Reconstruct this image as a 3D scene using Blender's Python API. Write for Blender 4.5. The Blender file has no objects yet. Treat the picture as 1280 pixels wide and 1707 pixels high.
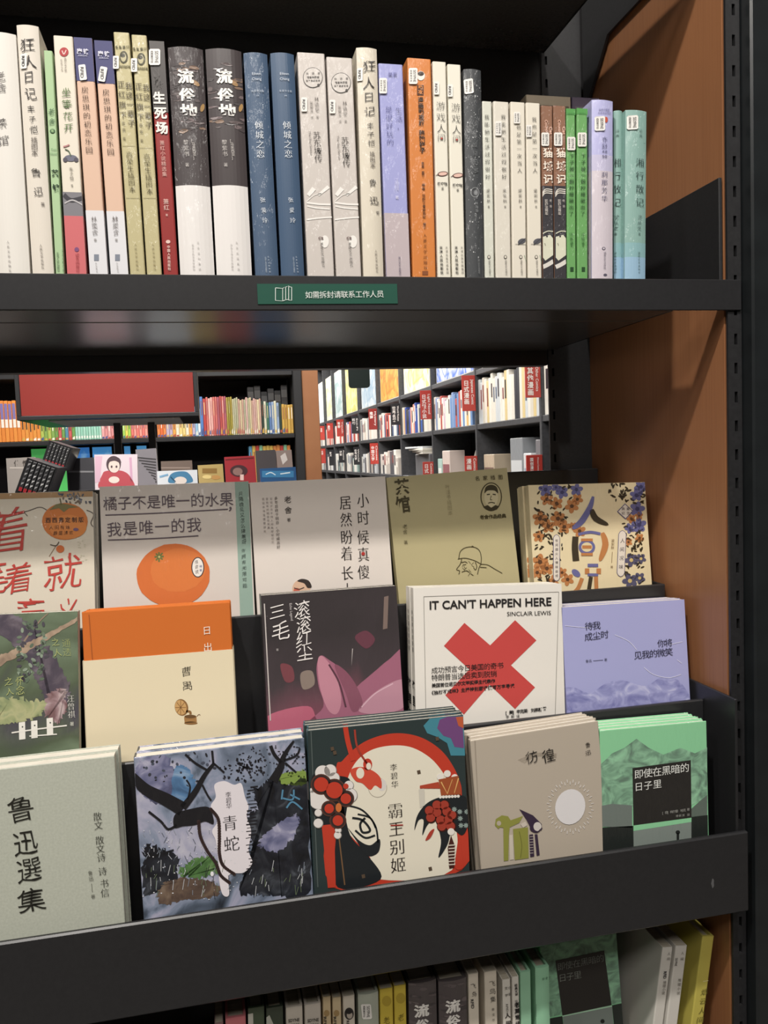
import bpy, math, random
from mathutils import Vector, Matrix

# ------------------------------------------------------------------ camera, world, light
SC = bpy.context.scene
COL = SC.collection
YAW, PITCH, ROLL, FPX = .2104, .0688, -.03758, 1365.0
CAM = Vector((0, -.72, 1.4))
_f = Vector((math.sin(YAW)*math.cos(PITCH), math.cos(YAW)*math.cos(PITCH), -math.sin(PITCH)))
_r = Vector((math.cos(YAW), -math.sin(YAW), 0)); _u = _r.cross(_f)
_c, _s = math.cos(ROLL), math.sin(ROLL)
RT = _c*_r + _s*_u; UP = -_s*_r + _c*_u
cam_data = bpy.data.cameras.new('camera'); cam = bpy.data.objects.new('camera', cam_data); COL.objects.link(cam)
cam_data.sensor_fit = 'VERTICAL'; cam_data.sensor_height = 24.0; cam_data.lens = FPX*24.0/1707.0
cam_data.clip_start = .02; cam_data.clip_end = 60
cam.matrix_world = Matrix(((RT.x, UP.x, -_f.x, CAM.x), (RT.y, UP.y, -_f.y, CAM.y), (RT.z, UP.z, -_f.z, CAM.z), (0, 0, 0, 1)))
SC.camera = cam
SC.view_settings.view_transform = 'Standard'; SC.view_settings.look = 'None'
SC.view_settings.gamma = 1; SC.view_settings.use_curve_mapping = False
SC.view_settings.exposure = -0.08
W = bpy.data.worlds.new('world'); SC.world = W; W.use_nodes = True
W.node_tree.nodes['Background'].inputs[0].default_value = (1, .93, .86, 1)
W.node_tree.nodes['Background'].inputs[1].default_value = .15

def area(name, loc, size, power, color=(1, .95, .89), target=None, spread=180):
    l = bpy.data.lights.new(name, 'AREA'); l.shape = 'DISK' if not isinstance(size, tuple) else 'RECTANGLE'
    if isinstance(size, tuple): l.size, l.size_y = size
    else: l.size = size
    l.energy = power; l.color = color; l.spread = math.radians(spread)
    o = bpy.data.objects.new(name, l); COL.objects.link(o); o.location = loc
    d = (Vector(target) - Vector(loc)) if target else Vector((0, 0, -1))
    o.rotation_euler = d.to_track_quat('-Z', 'Y').to_euler()
    return o
area('downlight_or_added_lamp', (-.45, -.95, 3.05), .07, 30, target=(0, 0, 1.3))
area('downlight_or_added_lamp', (.35, -1.0, 3.05), .07, 16, target=(.2, 0, 1.3))
area('downlight_or_added_lamp', (-1.4, -1.3, 3.05), .2, 10, target=(0, 0, 1.3))
area('downlight_or_added_lamp', (-.25, .75, 3.05), .12, 13, target=(-.25, 1.6, 1.3), spread=70)  # added lamp to brighten the comics table, no known fixture
area('panel_or_fill_lamp', (0, -2.2, 3.1), (2.4, .6), 60)  # added fill light that lifts the shade on the stepped tiers
area('panel_or_fill_lamp', (-.3, 2.2, 3.1), (2.2, 1.2), 120)
area('panel_or_fill_lamp', (.2, 5.0, 3.1), (2.0, 2.5), 190)
area('panel_or_fill_lamp', (.2, 9.0, 3.1), (2.0, 3.5), 240)

# ------------------------------------------------------------------ helpers: pixels to points
def ray(x, y): return RT*(x-640) - UP*(y-853.5) + _f*FPX
def onY(x, y, Y): d = ray(x, y); return CAM + d*((Y-CAM.y)/d.y)
def onX(x, y, X): d = ray(x, y); return CAM + d*((X-CAM.x)/d.x)
CROP = {0: (0, 0, 1), 1: (0, 20, 3.712), 2: (260, 60, 3.879), 3: (480, 60, 3.879), 4: (760, 100, 3.765), 5: (0, 780, 3.048),
        6: (400, 770, 2.667), 7: (660, 770, 2.169), 8: (0, 1190, 2.4615), 9: (480, 1160, 2.415), 10: (760, 1140, 2.4615),
        11: (360, 1520, 2.56), 12: (780, 1520, 2.56), 13: (500, 590, 2.783), 14: (0, 600, 2.4615)}
def K(k, x, y): a = CROP[k]; return (a[0]+x/a[2], a[1]+y/a[2])

# ------------------------------------------------------------------ materials
def lin(h):
    h = h.lstrip('#'); o = []
    for i in (0, 2, 4):
        c = int(h[i:i+2], 16)/255
        o.append(c/12.92 if c <= .04045 else ((c+.055)/1.055)**2.4)
    L = .2126*o[0]+.7152*o[1]+.0722*o[2]                     # inks on paper are a little muted
    return (*[L+(c-L)*.9 for c in o], 1)
MATS = {}
def ink(hexc, kind='paper'):
    """kind: paper / gloss / wrap (shrink film) / metal / matte"""
    key = (hexc, kind)
    if key in MATS: return MATS[key]
    m = bpy.data.materials.new('%s_%s' % (kind, hexc.lstrip('#'))); m.use_nodes = True
    nt = m.node_tree; b = nt.nodes['Principled BSDF']
    b.inputs['Base Color'].default_value = lin(hexc)
    b.inputs['Roughness'].default_value = {'paper': .55, 'gloss': .3, 'wrap': .45, 'metal': .38, 'matte': .8}[kind]
    b.inputs['Specular IOR Level'].default_value = {'paper': .3, 'gloss': .5, 'wrap': .4, 'metal': .5, 'matte': .15}[kind]
    if kind == 'wrap':
        b.inputs['Coat Weight'].default_value = .55; b.inputs['Coat Roughness'].default_value = .12
        wrap_bump(nt, b)
    MATS[key] = m; return m
def wrap_bump(nt, b):
    tc = nt.nodes.new('ShaderNodeTexCoord'); mp = nt.nodes.new('ShaderNodeMapping'); n = nt.nodes.new('ShaderNodeTexNoise')
    mp.inputs['Rotation'].default_value = (0, .5, 0); mp.inputs['Scale'].default_value = (90, 30, 25)
    n.inputs['Scale'].default_value = 1.6; n.inputs['Detail'].default_value = 4
    bp = nt.nodes.new('ShaderNodeBump'); bp.inputs['Strength'].default_value = .9; bp.inputs['Distance'].default_value = .006
    nt.links.new(tc.outputs['Object'], mp.inputs[0]); nt.links.new(mp.outputs[0], n.inputs['Vector'])
    nt.links.new(n.outputs['Fac'], bp.inputs['Height']); nt.links.new(bp.outputs[0], b.inputs['Coat Normal'])
def noisy(name, stops, scale=(1, 1, 1), detail=4, rough=.4, wrap=False, base_z=None, distortion=0., coords='Object'):
    m = bpy.data.materials.new(name); m.use_nodes = True; nt = m.node_tree; b = nt.nodes['Principled BSDF']
    tc = nt.nodes.new('ShaderNodeTexCoord'); mp = nt.nodes.new('ShaderNodeMapping'); n = nt.nodes.new('ShaderNodeTexNoise')
    mp.inputs['Scale'].default_value = scale; n.inputs['Scale'].default_value = 1; n.inputs['Detail'].default_value = detail
    n.inputs['Distortion'].default_value = distortion
    r = nt.nodes.new('ShaderNodeValToRGB'); el = r.color_ramp.elements
    while len(el) < len(stops): el.new(.5)
    for e, (p, h) in zip(el, stops): e.position = p; e.color = lin(h)
    nt.links.new(tc.outputs[coords], mp.inputs[0]); nt.links.new(mp.outputs[0], n.inputs['Vector'])
    src = n.outputs['Fac']
    if base_z:                                   # a picture that changes from bottom to top of the cover
        z0, z1, amt = base_z
        sx = nt.nodes.new('ShaderNodeSeparateXYZ'); nt.links.new(tc.outputs['Object'], sx.inputs[0])
        mr = nt.nodes.new('ShaderNodeMapRange'); mr.inputs['From Min'].default_value = z0; mr.inputs['From Max'].default_value = z1
        nt.links.new(sx.outputs['Z'], mr.inputs['Value'])
        mx = nt.nodes.new('ShaderNodeMix'); mx.inputs[0].default_value = amt
        nt.links.new(src, mx.inputs[2]); nt.links.new(mr.outputs[0], mx.inputs[3]); src = mx.outputs[0]
    nt.links.new(src, r.inputs[0]); nt.links.new(r.outputs[0], b.inputs['Base Color'])
    b.inputs['Roughness'].default_value = rough
    if wrap:
        b.inputs['Coat Weight'].default_value = .5; b.inputs['Coat Roughness'].default_value = .12; wrap_bump(nt, b)
    return m
BLACK = noisy('black_powder_coat', [(.3, '#252527'), (.7, '#28282a')], (300, 300, 300), 2, .36)
BLACKM = noisy('black_matte_steel', [(.3, '#1d1d1f'), (.7, '#242426')], (300, 300, 300), 2, .5)
DECK = noisy('black_deck_painted_sheen', [(.3, '#3a3837'), (.7, '#42403e')], (300, 300, 300), 2, .24)  # black coat painted greyer, standing for light reflected in the shelf underside
COLUMN = noisy('black_gloss_column', [(.3, '#1b1e20'), (.7, '#202426')], (30, 30, 30), 2, .3)
WOOD = noisy('orange_wood_veneer', [(.25, '#935e38'), (.55, '#9e683f'), (.8, '#8a5835')], (4, 260, 5), 5, .42)
HOLE = ink('#050505', 'matte')
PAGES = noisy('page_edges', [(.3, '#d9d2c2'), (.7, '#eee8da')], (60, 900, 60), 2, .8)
PAGESD = noisy('darker_page_edges', [(.3, '#a49a86'), (.7, '#bfb6a2')], (60, 900, 60), 2, .8)  # darker tone of page edges, used on the bottom shelf

# ------------------------------------------------------------------ helpers: meshes and objects
def prop(o, label=None, cat=None, group=None, kind=None):
    if label: o['label'] = label
    if cat: o['category'] = cat
    if group: o['group'] = group
    if kind: o['kind'] = kind
    return o
def empty(name, mw, label, cat, group=None):
    o = bpy.data.objects.new(name, None); COL.objects.link(o); o.empty_display_size = .02
    o.matrix_world = mw if isinstance(mw, Matrix) else Matrix.Translation(Vector(mw))
    return prop(o, label, cat, group)
class MB:
    """collects boxes, prisms and flat shapes with their materials; build() links them as one mesh"""
    def __init__(s): s.v = []; s.f = []; s.m = []; s.mats = []
    def mi(s, m):
        if m not in s.mats: s.mats.append(m)
        return s.mats.index(m)
    def add(s, vs, fs, m):
        n = len(s.v); s.v += [tuple(x) for x in vs]; i = s.mi(m)
        for f in fs: s.f.append(tuple(n+k for k in f)); s.m.append(i)
        return s
    def box(s, x0, x1, y0, y1, z0, z1, m, b=0):
        if b <= 0:
            vs = [(x, y, z) for x in (x0, x1) for y in (y0, y1) for z in (z0, z1)]
            return s.add(vs, [(0, 1, 3, 2), (4, 6, 7, 5), (0, 4, 5, 1), (2, 3, 7, 6), (0, 2, 6, 4), (1, 5, 7, 3)], m)
        b = min(b, (x1-x0)*.45, (y1-y0)*.45, (z1-z0)*.45); vs = []; idx = {}
        c = ((x0, x1), (y0, y1), (z0, z1))
        for i in (0, 1):
            for j in (0, 1):
                for k in (0, 1):
                    for a in range(3):
                        q = []
                        for ax, t in zip(range(3), (i, j, k)):
                            e = c[ax][t]
                            q.append(e if ax == a else e + (b if t == 0 else -b))
                        idx[(i, j, k, a)] = len(vs); vs.append(q)
        fs = []
        I = lambda t, a: idx[(*t, a)]
        for a in range(3):                                   # main faces
            o1, o2 = [x for x in range(3) if x != a]
            for t in (0, 1):
                l = []
                for p, q in ((0, 0), (1, 0), (1, 1), (0, 1)):
                    w = [0, 0, 0]; w[a] = t; w[o1] = p; w[o2] = q; l.append(I(w, a))
                fs.append(l if (t == 1) ^ (a == 1) else l[::-1])
        for a in range(3):                                   # edges parallel to axis a
            o1, o2 = [x for x in range(3) if x != a]
            for p in (0, 1):
                for q in (0, 1):
                    w0 = [0, 0, 0]; w0[o1] = p; w0[o2] = q; w1 = list(w0); w1[a] = 1
                    fs.append([I(w0, o1), I(w1, o1), I(w1, o2), I(w0, o2)])
        for i in (0, 1):
            for j in (0, 1):
                for k in (0, 1): fs.append([I((i, j, k), 0), I((i, j, k), 1), I((i, j, k), 2)])
        return s.add(vs, fs, m)
    def prism(s, pts, axis, a0, a1, m):
        """polygon pts in the other two axes, extruded along axis"""
        def P(p, a):
            l = list(p); l.insert(axis, a); return l
        n = len(pts)
        fs = [tuple(range(n))[::-1], tuple(range(n, 2*n))] + [(i, (i+1) % n, n+(i+1) % n, n+i) for i in range(n)]
        return s.add([P(p, a0) for p in pts] + [P(p, a1) for p in pts], fs, m)
    def tube(s, p0, p1, r, m, n=12, r1=None):
        p0 = Vector(p0); p1 = Vector(p1); d = (p1-p0).normalized(); a = d.orthogonal().normalized(); b = d.cross(a)
        r1 = r if r1 is None else r1; vs = []
        for p, rr in ((p0, r), (p1, r1)):
            for i in range(n): t = 2*math.pi*i/n; vs.append(p+a*rr*math.cos(t)+b*rr*math.sin(t))
        return s.add(vs, [tuple(range(n))[::-1], tuple(range(n, 2*n))]+[(i, (i+1) % n, n+(i+1) % n, n+i) for i in range(n)], m)
    def build(s, name, parent=None, fix=True):
        me = bpy.data.meshes.new(name); me.from_pydata(s.v, [], s.f)
        for m in s.mats: me.materials.append(m)
        me.polygons.foreach_set('material_index', s.m)
        me.update()
        o = bpy.data.objects.new(name, me); COL.objects.link(o)
        if parent: o.parent = parent
        return o
def struct(name, mb):
    o = mb.build(name); o['kind'] = 'structure'; return o
def dup(root, mw, label, name=None, group=None):
    r = root.copy(); COL.objects.link(r); r.matrix_world = mw; r['label'] = label
    if group: r['group'] = group
    for ch in list(root.children):
        c = ch.copy(); COL.objects.link(c); c.parent = r
        for g in ch.children:
            d = g.copy(); COL.objects.link(d); d.parent = c
    return r

# ------------------------------------------------------------------ helpers: lettering and printed art
GL = {}
def glyph(s, off=0.0):
    key = (s, off)
    if key not in GL:
        c = bpy.data.curves.new('t', 'FONT'); c.body = s; c.size = 1; c.offset = off; c.resolution_u = 3
        o = bpy.data.objects.new('t', c); m = o.to_mesh()
        GL[key] = ([(v.co.x, v.co.y) for v in m.vertices], [tuple(p.vertices) for p in m.polygons])
        o.to_mesh_clear(); bpy.data.objects.remove(o); bpy.data.curves.remove(c)
    return GL[key]
STY = {'n': 0, 'b': .022, 'B': .035, 'k': -.004, 's': -.016, 'l': -.016}
class Frame:
    """a book's own axes: x across the front, z up, y into the book; front surface at y = -bulge"""
    def __init__(s, O, U, V, bulge=0, w=1):
        s.O = O; s.U = U; s.V = V; s.N = U.cross(V); s.b = bulge; s.w = w      # N points to the viewer
    def mw(s):
        U, V, N = s.U, s.V, s.N
        return Matrix(((U.x, -N.x, V.x, s.O.x), (U.y, -N.y, V.y, s.O.y), (U.z, -N.z, V.z, s.O.z), (0, 0, 0, 1)))
    def uv(s, x, y):
        d = ray(x, y); t = (s.O-CAM).dot(s.N)/d.dot(s.N); p = CAM+d*t-s.O
        return p.dot(s.U), p.dot(s.V)
    def px(s, u, v):
        p = s.O+s.U*u+s.V*v-CAM; z = p.dot(_f); return 640+FPX*p.dot(RT)/z, 853.5-FPX*p.dot(UP)/z
class Art:
    def __init__(s, fr, mb, k=0, kind='paper', bounds=None):
        s.fr = fr; s.mb = mb; s.k = k; s.kind = kind; s.bd = bounds
        a = fr.px(0, .1); b = fr.px(0, .0); c = fr.px(.05, .05); e = fr.px(0, .05)
        s.dn = Vector((b[0]-a[0], b[1]-a[1])).normalized(); s.rt = Vector((c[0]-e[0], c[1]-e[1])).normalized()
        s.rng = random.Random(int(fr.O.x*1e4)+7)
    def M(s, c): return c if not isinstance(c, str) else ink(c, s.kind)
    def loc(s, u, v, lay):
        y = -(.00012+.0001*lay)
        if s.fr.b: t = max(-1, min(1, 2*u/s.fr.w-1)); y -= s.fr.b*(1-t*t)
        return (u, y, v)
    def raw(s, pts, faces, col, lay):                       # pts in photo pixels
        vs = []
        for x, y in pts:
            u, v = s.fr.uv(x, y)
            if s.bd: u = max(s.bd[0], min(s.bd[1], u)); v = max(s.bd[2], min(s.bd[3], v))
            vs.append(s.loc(u, v, lay))
        s.mb.add(vs, faces, s.M(col)); return s
    def poly(s, pts, col, lay=1, smooth=False, rag=0):
        P = [K(s.k, *p) for p in pts]
        if smooth: P = cr(P, True, 14 if rag else 6)
        if rag: P = [(x+s.rng.gauss(0, rag), y+s.rng.gauss(0, rag)) for x, y in P]
        return s.raw(P, [tuple(range(len(P)))], col, lay)
    def ell(s, cx, cy, rx, ry, col, lay=1, rot=0, n=28, wob=0):
        P = []
        for i in range(n):
            t = 2*math.pi*i/n; q = 1+wob*s.rng.uniform(-1, 1)
            a, b = rx*q*math.cos(t), ry*q*math.sin(t)
            P.append((cx+a*math.cos(rot)-b*math.sin(rot), cy+a*math.sin(rot)+b*math.cos(rot)))
        return s.poly(P, col, lay)
    def line(s, pts, w, col, lay=2, smooth=True, taper=False, w1=None):
        P = [Vector(K(s.k, *p)) for p in pts]
        if smooth and len(P) > 2: P = [Vector(p) for p in cr([tuple(p) for p in P], False)]
        w = w/CROP[s.k][2]; n = len(P); L = []; R = []
        we = w if w1 is None else w1/CROP[s.k][2]
        for i, p in enumerate(P):
            d = (P[min(i+1, n-1)]-P[max(i-1, 0)]).normalized(); q = Vector((-d.y, d.x)); t = i/(n-1)
            ww = (w+(we-w)*t)/2*(math.sin(math.pi*min(1, .12+.88*t))**.5 if taper else 1)
            L.append(p+q*ww); R.append(p-q*ww)
        return s.raw([tuple(p) for p in L+R], [(i, i+1, n+i+1, n+i) for i in range(n-1)], col, lay)
    def _put(s, gl, o, ex, ey, cx, cy, col, lay, wob=0):
        V, F = gl; P = []
        for x, y in V:
            if wob:
                x += wob*math.sin(9*y+cx*50+o.x)+wob*.6*math.sin(17*x+o.y); y += wob*math.sin(11*x+o.y*.7)
            q = o+ex*(x-cx)-ey*(y-cy); P.append((q.x, q.y))
        if F: s.raw(P, F, col, lay)
    def t(s, text, x0, y0, x1, y1, size, col, mode='v', sty='n', lay=6, wx=1.0):
        """CJK string: centres of first and last character; mode v down a column, h along a row"""
        p0 = Vector(K(s.k, x0, y0)); p1 = Vector(K(s.k, x1, y1)); size /= CROP[s.k][2]
        n = len(text); d = (p1-p0).normalized() if (p1-p0).length > 1e-6 else (s.dn if mode == 'v' else s.rt)
        ex, ey = (s.rt, d) if mode == 'v' else (d, s.dn)
        for i, ch in enumerate(text):
            if ch == ' ': continue
            o = p0+(p1-p0)*(i/(n-1) if n > 1 else 0); a, b = ex*size*wx, ey*size
            wob = 0
            if sty in 'kK':
                r = s.rng.uniform(-.1, .08); q = s.rng.uniform(.9, 1.12)
                a = (a+ey*size*(-.1+r))*q; b = (b+ex*size*r)*s.rng.uniform(.92, 1.1); wob = .022
            g = glyph(ch, STY.get(sty, .03))
            if sty == 's':
                for dx in (-.013, .013): s._put(g, o+ex*size*dx, a, b, .5, .36, col, lay)
            else: s._put(g, o, a, b, .5, .36, col, lay, wob)
        return s
    def lat(s, text, x0, y0, x1, y1, cap, col, mode='h', sty='n', lay=6):
        """latin string fitted between two baseline points; mode h, or r = turned to read downwards"""
        p0 = Vector(K(s.k, x0, y0)); p1 = Vector(K(s.k, x1, y1)); cap /= CROP[s.k][2]
        g = glyph(text, STY[sty]); w = max(v[0] for v in g[0])
        d = p1-p0; ey = (s.dn if mode == 'h' else -s.rt)*(cap/.69)
        s._put(g, p0, d/w, ey, 0, 0, col, lay); return s
    def rect(s, x0, y0, x1, y1, col, lay=1): return s.poly([(x0, y0), (x1, y0), (x1, y1), (x0, y1)], col, lay)
def cr(P, closed=True, n=6):
    out = []; L = len(P)
    for i in range(L if closed else L-1):
        g = (lambda j: P[j % L]) if closed else (lambda j: P[max(0, min(L-1, j))])
        a, b, c, d = g(i-1), g(i), g(i+1), g(i+2)
        for k in range(n):
            t = k/n; out.append(tuple(.5*(2*b[m]+(c[m]-a[m])*t+(2*a[m]-5*b[m]+4*c[m]-d[m])*t*t+(3*b[m]-a[m]-3*c[m]+d[m])*t**3) for m in (0, 1)))
    if not closed: out.append(P[-1])
    return out
def sticker(fr, root, k, x, y, w, h, text, seed=0, small=None, tilt=0):
    """white security label: a small paper label of its own on the spine"""
    mb = MB(); A = Art(fr, mb, k, 'gloss'); hw, hh = w/2, h/2; r = min(w, h)*.12
    c, s_ = math.cos(tilt), math.sin(tilt)
    pts = [(-hw+r, -hh), (hw-r, -hh), (hw, -hh+r), (hw, hh-r), (hw-r, hh), (-hw+r, hh), (-hw, hh-r), (-hw, -hh+r)]
    A.poly([(x+a*c-b*s_, y+a*s_+b*c) for a, b in pts], '#e9e6df', 10)
    if text == 'RFID': A.lat('RFID', x-w*.28, y-h*.36, x-w*.28, y+h*.36, w*.42, '#25252a', 'r', 'b', 11)
    else:
        A.lat('SISYPHE', x+w*.02, y-h*.38, x+w*.02, y+h*.38, w*.3, '#25252a', 'r', 'n', 11)
        A.t('西西弗书店', x-w*.24, y-h*.3, x-w*.24, y+h*.3, w*.24, '#25252a', 'v', 'n', 11)
    return mb.build('sticker', root)

# ------------------------------------------------------------------ the room
RX0, RX1, RY0, RY1, RZ = -4.2, 3.2, -3.4, 13.5, 3.25
FLOORM = noisy('grey_floor', [(.3, '#6b655d'), (.7, '#7b756c')], (8, 8, 8), 3, .4)
WALLM = noisy('warm_grey_wall', [(.3, '#5a544e'), (.7, '#655f58')], (12, 12, 12), 3, .7)
CEILM = noisy('dark_ceiling', [(.3, '#3a3836'), (.7, '#454240')], (12, 12, 12), 3, .8)
struct('floor', MB().box(RX0, RX1, RY0, RY1, -.1, 0, FLOORM))
struct('ceiling', MB().box(RX0, RX1, RY0, RY1, RZ, RZ+.1, CEILM))
struct('wall_left', MB().box(RX0-.1, RX0, RY0, RY1, 0, RZ, WALLM))
struct('wall_right', MB().box(RX1, RX1+.1, RY0, RY1, 0, RZ, WALLM))
struct('wall_front', MB().box(RX0, RX1, RY0-.1, RY0, 0, RZ, WALLM))
struct('wall_back', MB().box(RX0, RX1, RY1, RY1+.1, 0, RZ, WALLM))

# ------------------------------------------------------------------ the bookcase in front
XR, XL, DP = .5045, -.490, .295
ZS, ZB = 1.558, 1.5285
bc = empty('bookcase', (0, 0, 0), 'tall black steel bookcase with slotted uprights and orange wooden end panel', 'bookcase')
def slotted(x0, x1, y0, y1, z0, z1, sx0, sx1, pitch=.0283, sh=.0105, zref=1.303):
    mb = MB(); mb.box(x0, sx0, y0, y1, z0, z1, BLACKM); mb.box(sx1, x1, y0, y1, z0, z1, BLACKM)
    n0 = math.floor((z0-zref)/pitch); z = z0; k = n0+1
    while True:
        c = zref+k*pitch; a = c-sh/2
        if a >= z1: break
        if a > z: mb.box(sx0, sx1, y0, y1, z, a, BLACKM)
        z = c+sh/2; k += 1
    mb.box(sx0, sx1, y0, y1, z, z1, BLACKM)
    mb.box(sx0-.001, sx1+.001, y1, y1+.002, z0, z1, HOLE)
    return mb
slotted(.5050, .5200, .0015, .0045, 0, 2.35, .5118, .5152).build('front_upright', bc)
slotted(-.5200, -.5050, .0015, .0045, 0, 2.35, -.5152, -.5118).build('front_upright', bc)
mb = slotted(.4447, .4572, DP, DP+.003, 0, 2.35, .4496, .4527); mb.box(.4574, .5044, DP+.001, DP+.03, 0, 2.35, BLACKM); mb.build('rear_upright', bc)
mb = slotted(-.4572, -.4447, DP, DP+.003, 0, 2.35, -.4527, -.4496); mb.box(-.5044, -.4574, DP+.001, DP+.03, 0, 2.35, BLACKM); mb.build('rear_upright', bc)
prop(MB().box(XR, .5205, .007, DP+.03, 0, 2.35, WOOD).build('side_panel', bc), 'orange wooden side panel')
prop(MB().box(-.5205, -XR, .007, DP+.03, 0, 2.35, WOOD).build('side_panel', bc), 'orange wooden side panel')
MB().box(.5212, .62, -.014, .33, 0, 2.35, COLUMN, .002).build('column', bc)
MB().box(-.62, -.5212, -.014, .33, 0, 2.35, COLUMN, .002).build('column', bc)
MB().box(-.4446, .4446, DP+.004, DP+.016, ZB+.002, 2.35, BLACKM).build('back_panel', bc)
MB().box(-.4446, .4446, DP+.001, DP+.022, 1.5103, ZB+.0015, BLACK, .001).build('back_rail', bc)
MB().box(-.4446, .4446, DP+.004, DP+.016, 0, 1.30, BLACKM).build('back_panel', bc)
def shelf(z0, z1, label, xe=.447):
    s = empty('shelf', (0, 0, z1), label, 'shelf')
    mb = MB()
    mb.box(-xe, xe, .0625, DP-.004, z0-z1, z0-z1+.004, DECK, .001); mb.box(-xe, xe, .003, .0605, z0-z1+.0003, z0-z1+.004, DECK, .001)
    mb.box(-xe, xe, .003, DP-.004, -.003, 0, BLACK, .0008); mb.box(xe-.003, xe, .003, DP-.004, z0-z1, -.002, BLACK, .0005)
    mb.box(-xe, -xe+.003, .003, DP-.004, z0-z1, -.002, BLACK, .0005)
    mb.build('shelf_deck', s)
    MB().box(-.5187, .5187, -.001, .0012, z0-z1, 0, BLACK, .0007).build('front_lip', s)
    return s
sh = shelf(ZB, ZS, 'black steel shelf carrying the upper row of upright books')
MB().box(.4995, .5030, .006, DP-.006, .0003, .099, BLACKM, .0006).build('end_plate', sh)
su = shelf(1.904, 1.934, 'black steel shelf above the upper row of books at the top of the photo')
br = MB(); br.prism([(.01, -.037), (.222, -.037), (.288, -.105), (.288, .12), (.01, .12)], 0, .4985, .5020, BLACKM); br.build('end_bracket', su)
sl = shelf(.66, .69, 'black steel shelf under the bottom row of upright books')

# ------------------------------------------------------------------ stepped display rack
dr = empty('display_rack', (0, 0, .93), 'black three-tier stepped steel rack holding the face-out books', 'display rack')
T = {1: dict(zf=.947, y0=-.011, th=3, lip=(-.022, -.0165), top=1.0143), 2: dict(zf=1.062, y0=.048, th=6, lip=(.036, .0415), top=1.1322), 3: dict(zf=1.177, y0=.119, th=8, lip=(.107, .1125), top=1.2440)}
def lb(name, x0, x1, y0, y1, z0, z1, b=.001, m=BLACK): return MB().box(x0, x1, y0, y1, z0-.93, z1-.93, m, b).build(name, dr)
lb('front_board', -.507, .507, -.022, -.0165, .932, 1.0143, .0015)
lb('riser_board', -.497, .497, .036, .0415, .944, 1.1322, .0012)
lb('riser_board', -.497, .497, .107, .1125, 1.059, 1.2440, .0012)
lb('back_board', -.500, .500, .270, .276, .944, 1.373, .0012)
for n in (1, 2, 3):                                         # each tray floor slopes back a little, so the books lean
    t = T[n]; ya, yb = t['lip'][1]+.0005, {1: .0355, 2: .1065, 3: .2695}[n]; sl_ = math.tan(math.radians(t['th'])); z = lambda y: t['zf']-.93-(y-t['y0'])*sl_
    MB().prism([(ya, z(ya)-.003), (yb, z(yb)-.003), (yb, z(yb)), (ya, z(ya))], 0, -.493, .493, BLACK).build('tray_floor', dr)
lb('side_plate', .4975, .5005, -.0155, .269, .944, 1.147, .0006)
lb('side_plate', -.5005, -.4975, -.0155, .269, .944, 1.147, .0006)
lb('side_plate', .4970, .5000, .113, .17, 1.177, 1.243, .0006)
MB().add([(.4662+.0018*math.cos(i*.628)*(1 if i % 2 else .7), -.0222, .0372+.005*math.sin(i*.628)) for i in range(10)], [tuple(range(10))], ink('#5a5a5c', 'matte')).build('scuff_mark', dr)
# green notice on the shelf edge
ns = empty('notice_strip', onY(545, 490, -.0012), 'green plastic notice strip on the shelf edge below the upright books', 'sign')
O = onY(430, 507, -.0018); U = (onY(663, 506, -.0018)-O); wS = U.length; U.normalize(); V = Vector((0, 0, 1)); V = (V-U*V.dot(U)).normalized()
frS = Frame(O, U, V); ns.matrix_world = frS.mw()
hS = frS.uv(430, 473)[1]
mb = MB(); mb.box(0, wS, 0, .0007, 0, hS, ink('#1f5445', 'gloss')); A = Art(frS, mb, 0, 'gloss')
A.t('如需拆封请联系工作人员', 514.5, 492, 633.5, 490.5, 12.6, '#dfe6e0', 'h', 'n')
for q in ([(459, 480), (471, 481), (471, 502), (459, 501), (459, 480)], [(471, 481), (476, 478), (476, 500), (471, 502)], [(476, 479), (481, 476.5), (481, 499), (476, 500)], [(481, 478), (486, 479), (486, 501), (480, 500)]):
    A.line(q, 1.1, '#dfe6e0', 5, False)
mb.build('printed_strip', ns)

# ------------------------------------------------------------------ upright books
def cover_c(mb, w, d, h, tc, bulge, m, mside=None):
    out = []
    n = 10
    if bulge > 0:
        for i in range(n+1):
            u = w*i/n; t = 2*u/w-1; out.append((u, -bulge*(1-t*t)))
    else:
        r = min(.0012, w*.12); out = [(0, r), (r*.3, r*.3), (r, 0), (w-r, 0), (w-r*.3, r*.3), (w, r)]
    pts = [(0, d)] + out + [(w, d), (w-tc, d), (w-tc, tc+.0005), (tc, tc+.0005), (tc, d)]
    mb.prism(pts, 2, 0, h, m)
def spine_frame(TL, TR, BL, BR, k, y0, zf, gap=.0008):
    q = [onY(*K(k, *p), y0) for p in (TL, TR, BL, BR)]
    tm, bm = (q[0]+q[1])/2, (q[2]+q[3])/2
    V = (tm-bm); V.y = 0; V.normalize(); U = Vector((V.z, 0, -V.x))
    w = ((q[1]-q[0]).length+(q[3]-q[2]).length)/2-gap
    bm = bm+V*((zf-bm.z)/V.z); O = bm-U*(w/2); dz = zf+.0003-min(O.z, (O+U*w).z); O.z += dz
    h = (tm-O).dot(V)
    return O, U, V, w, h
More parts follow.
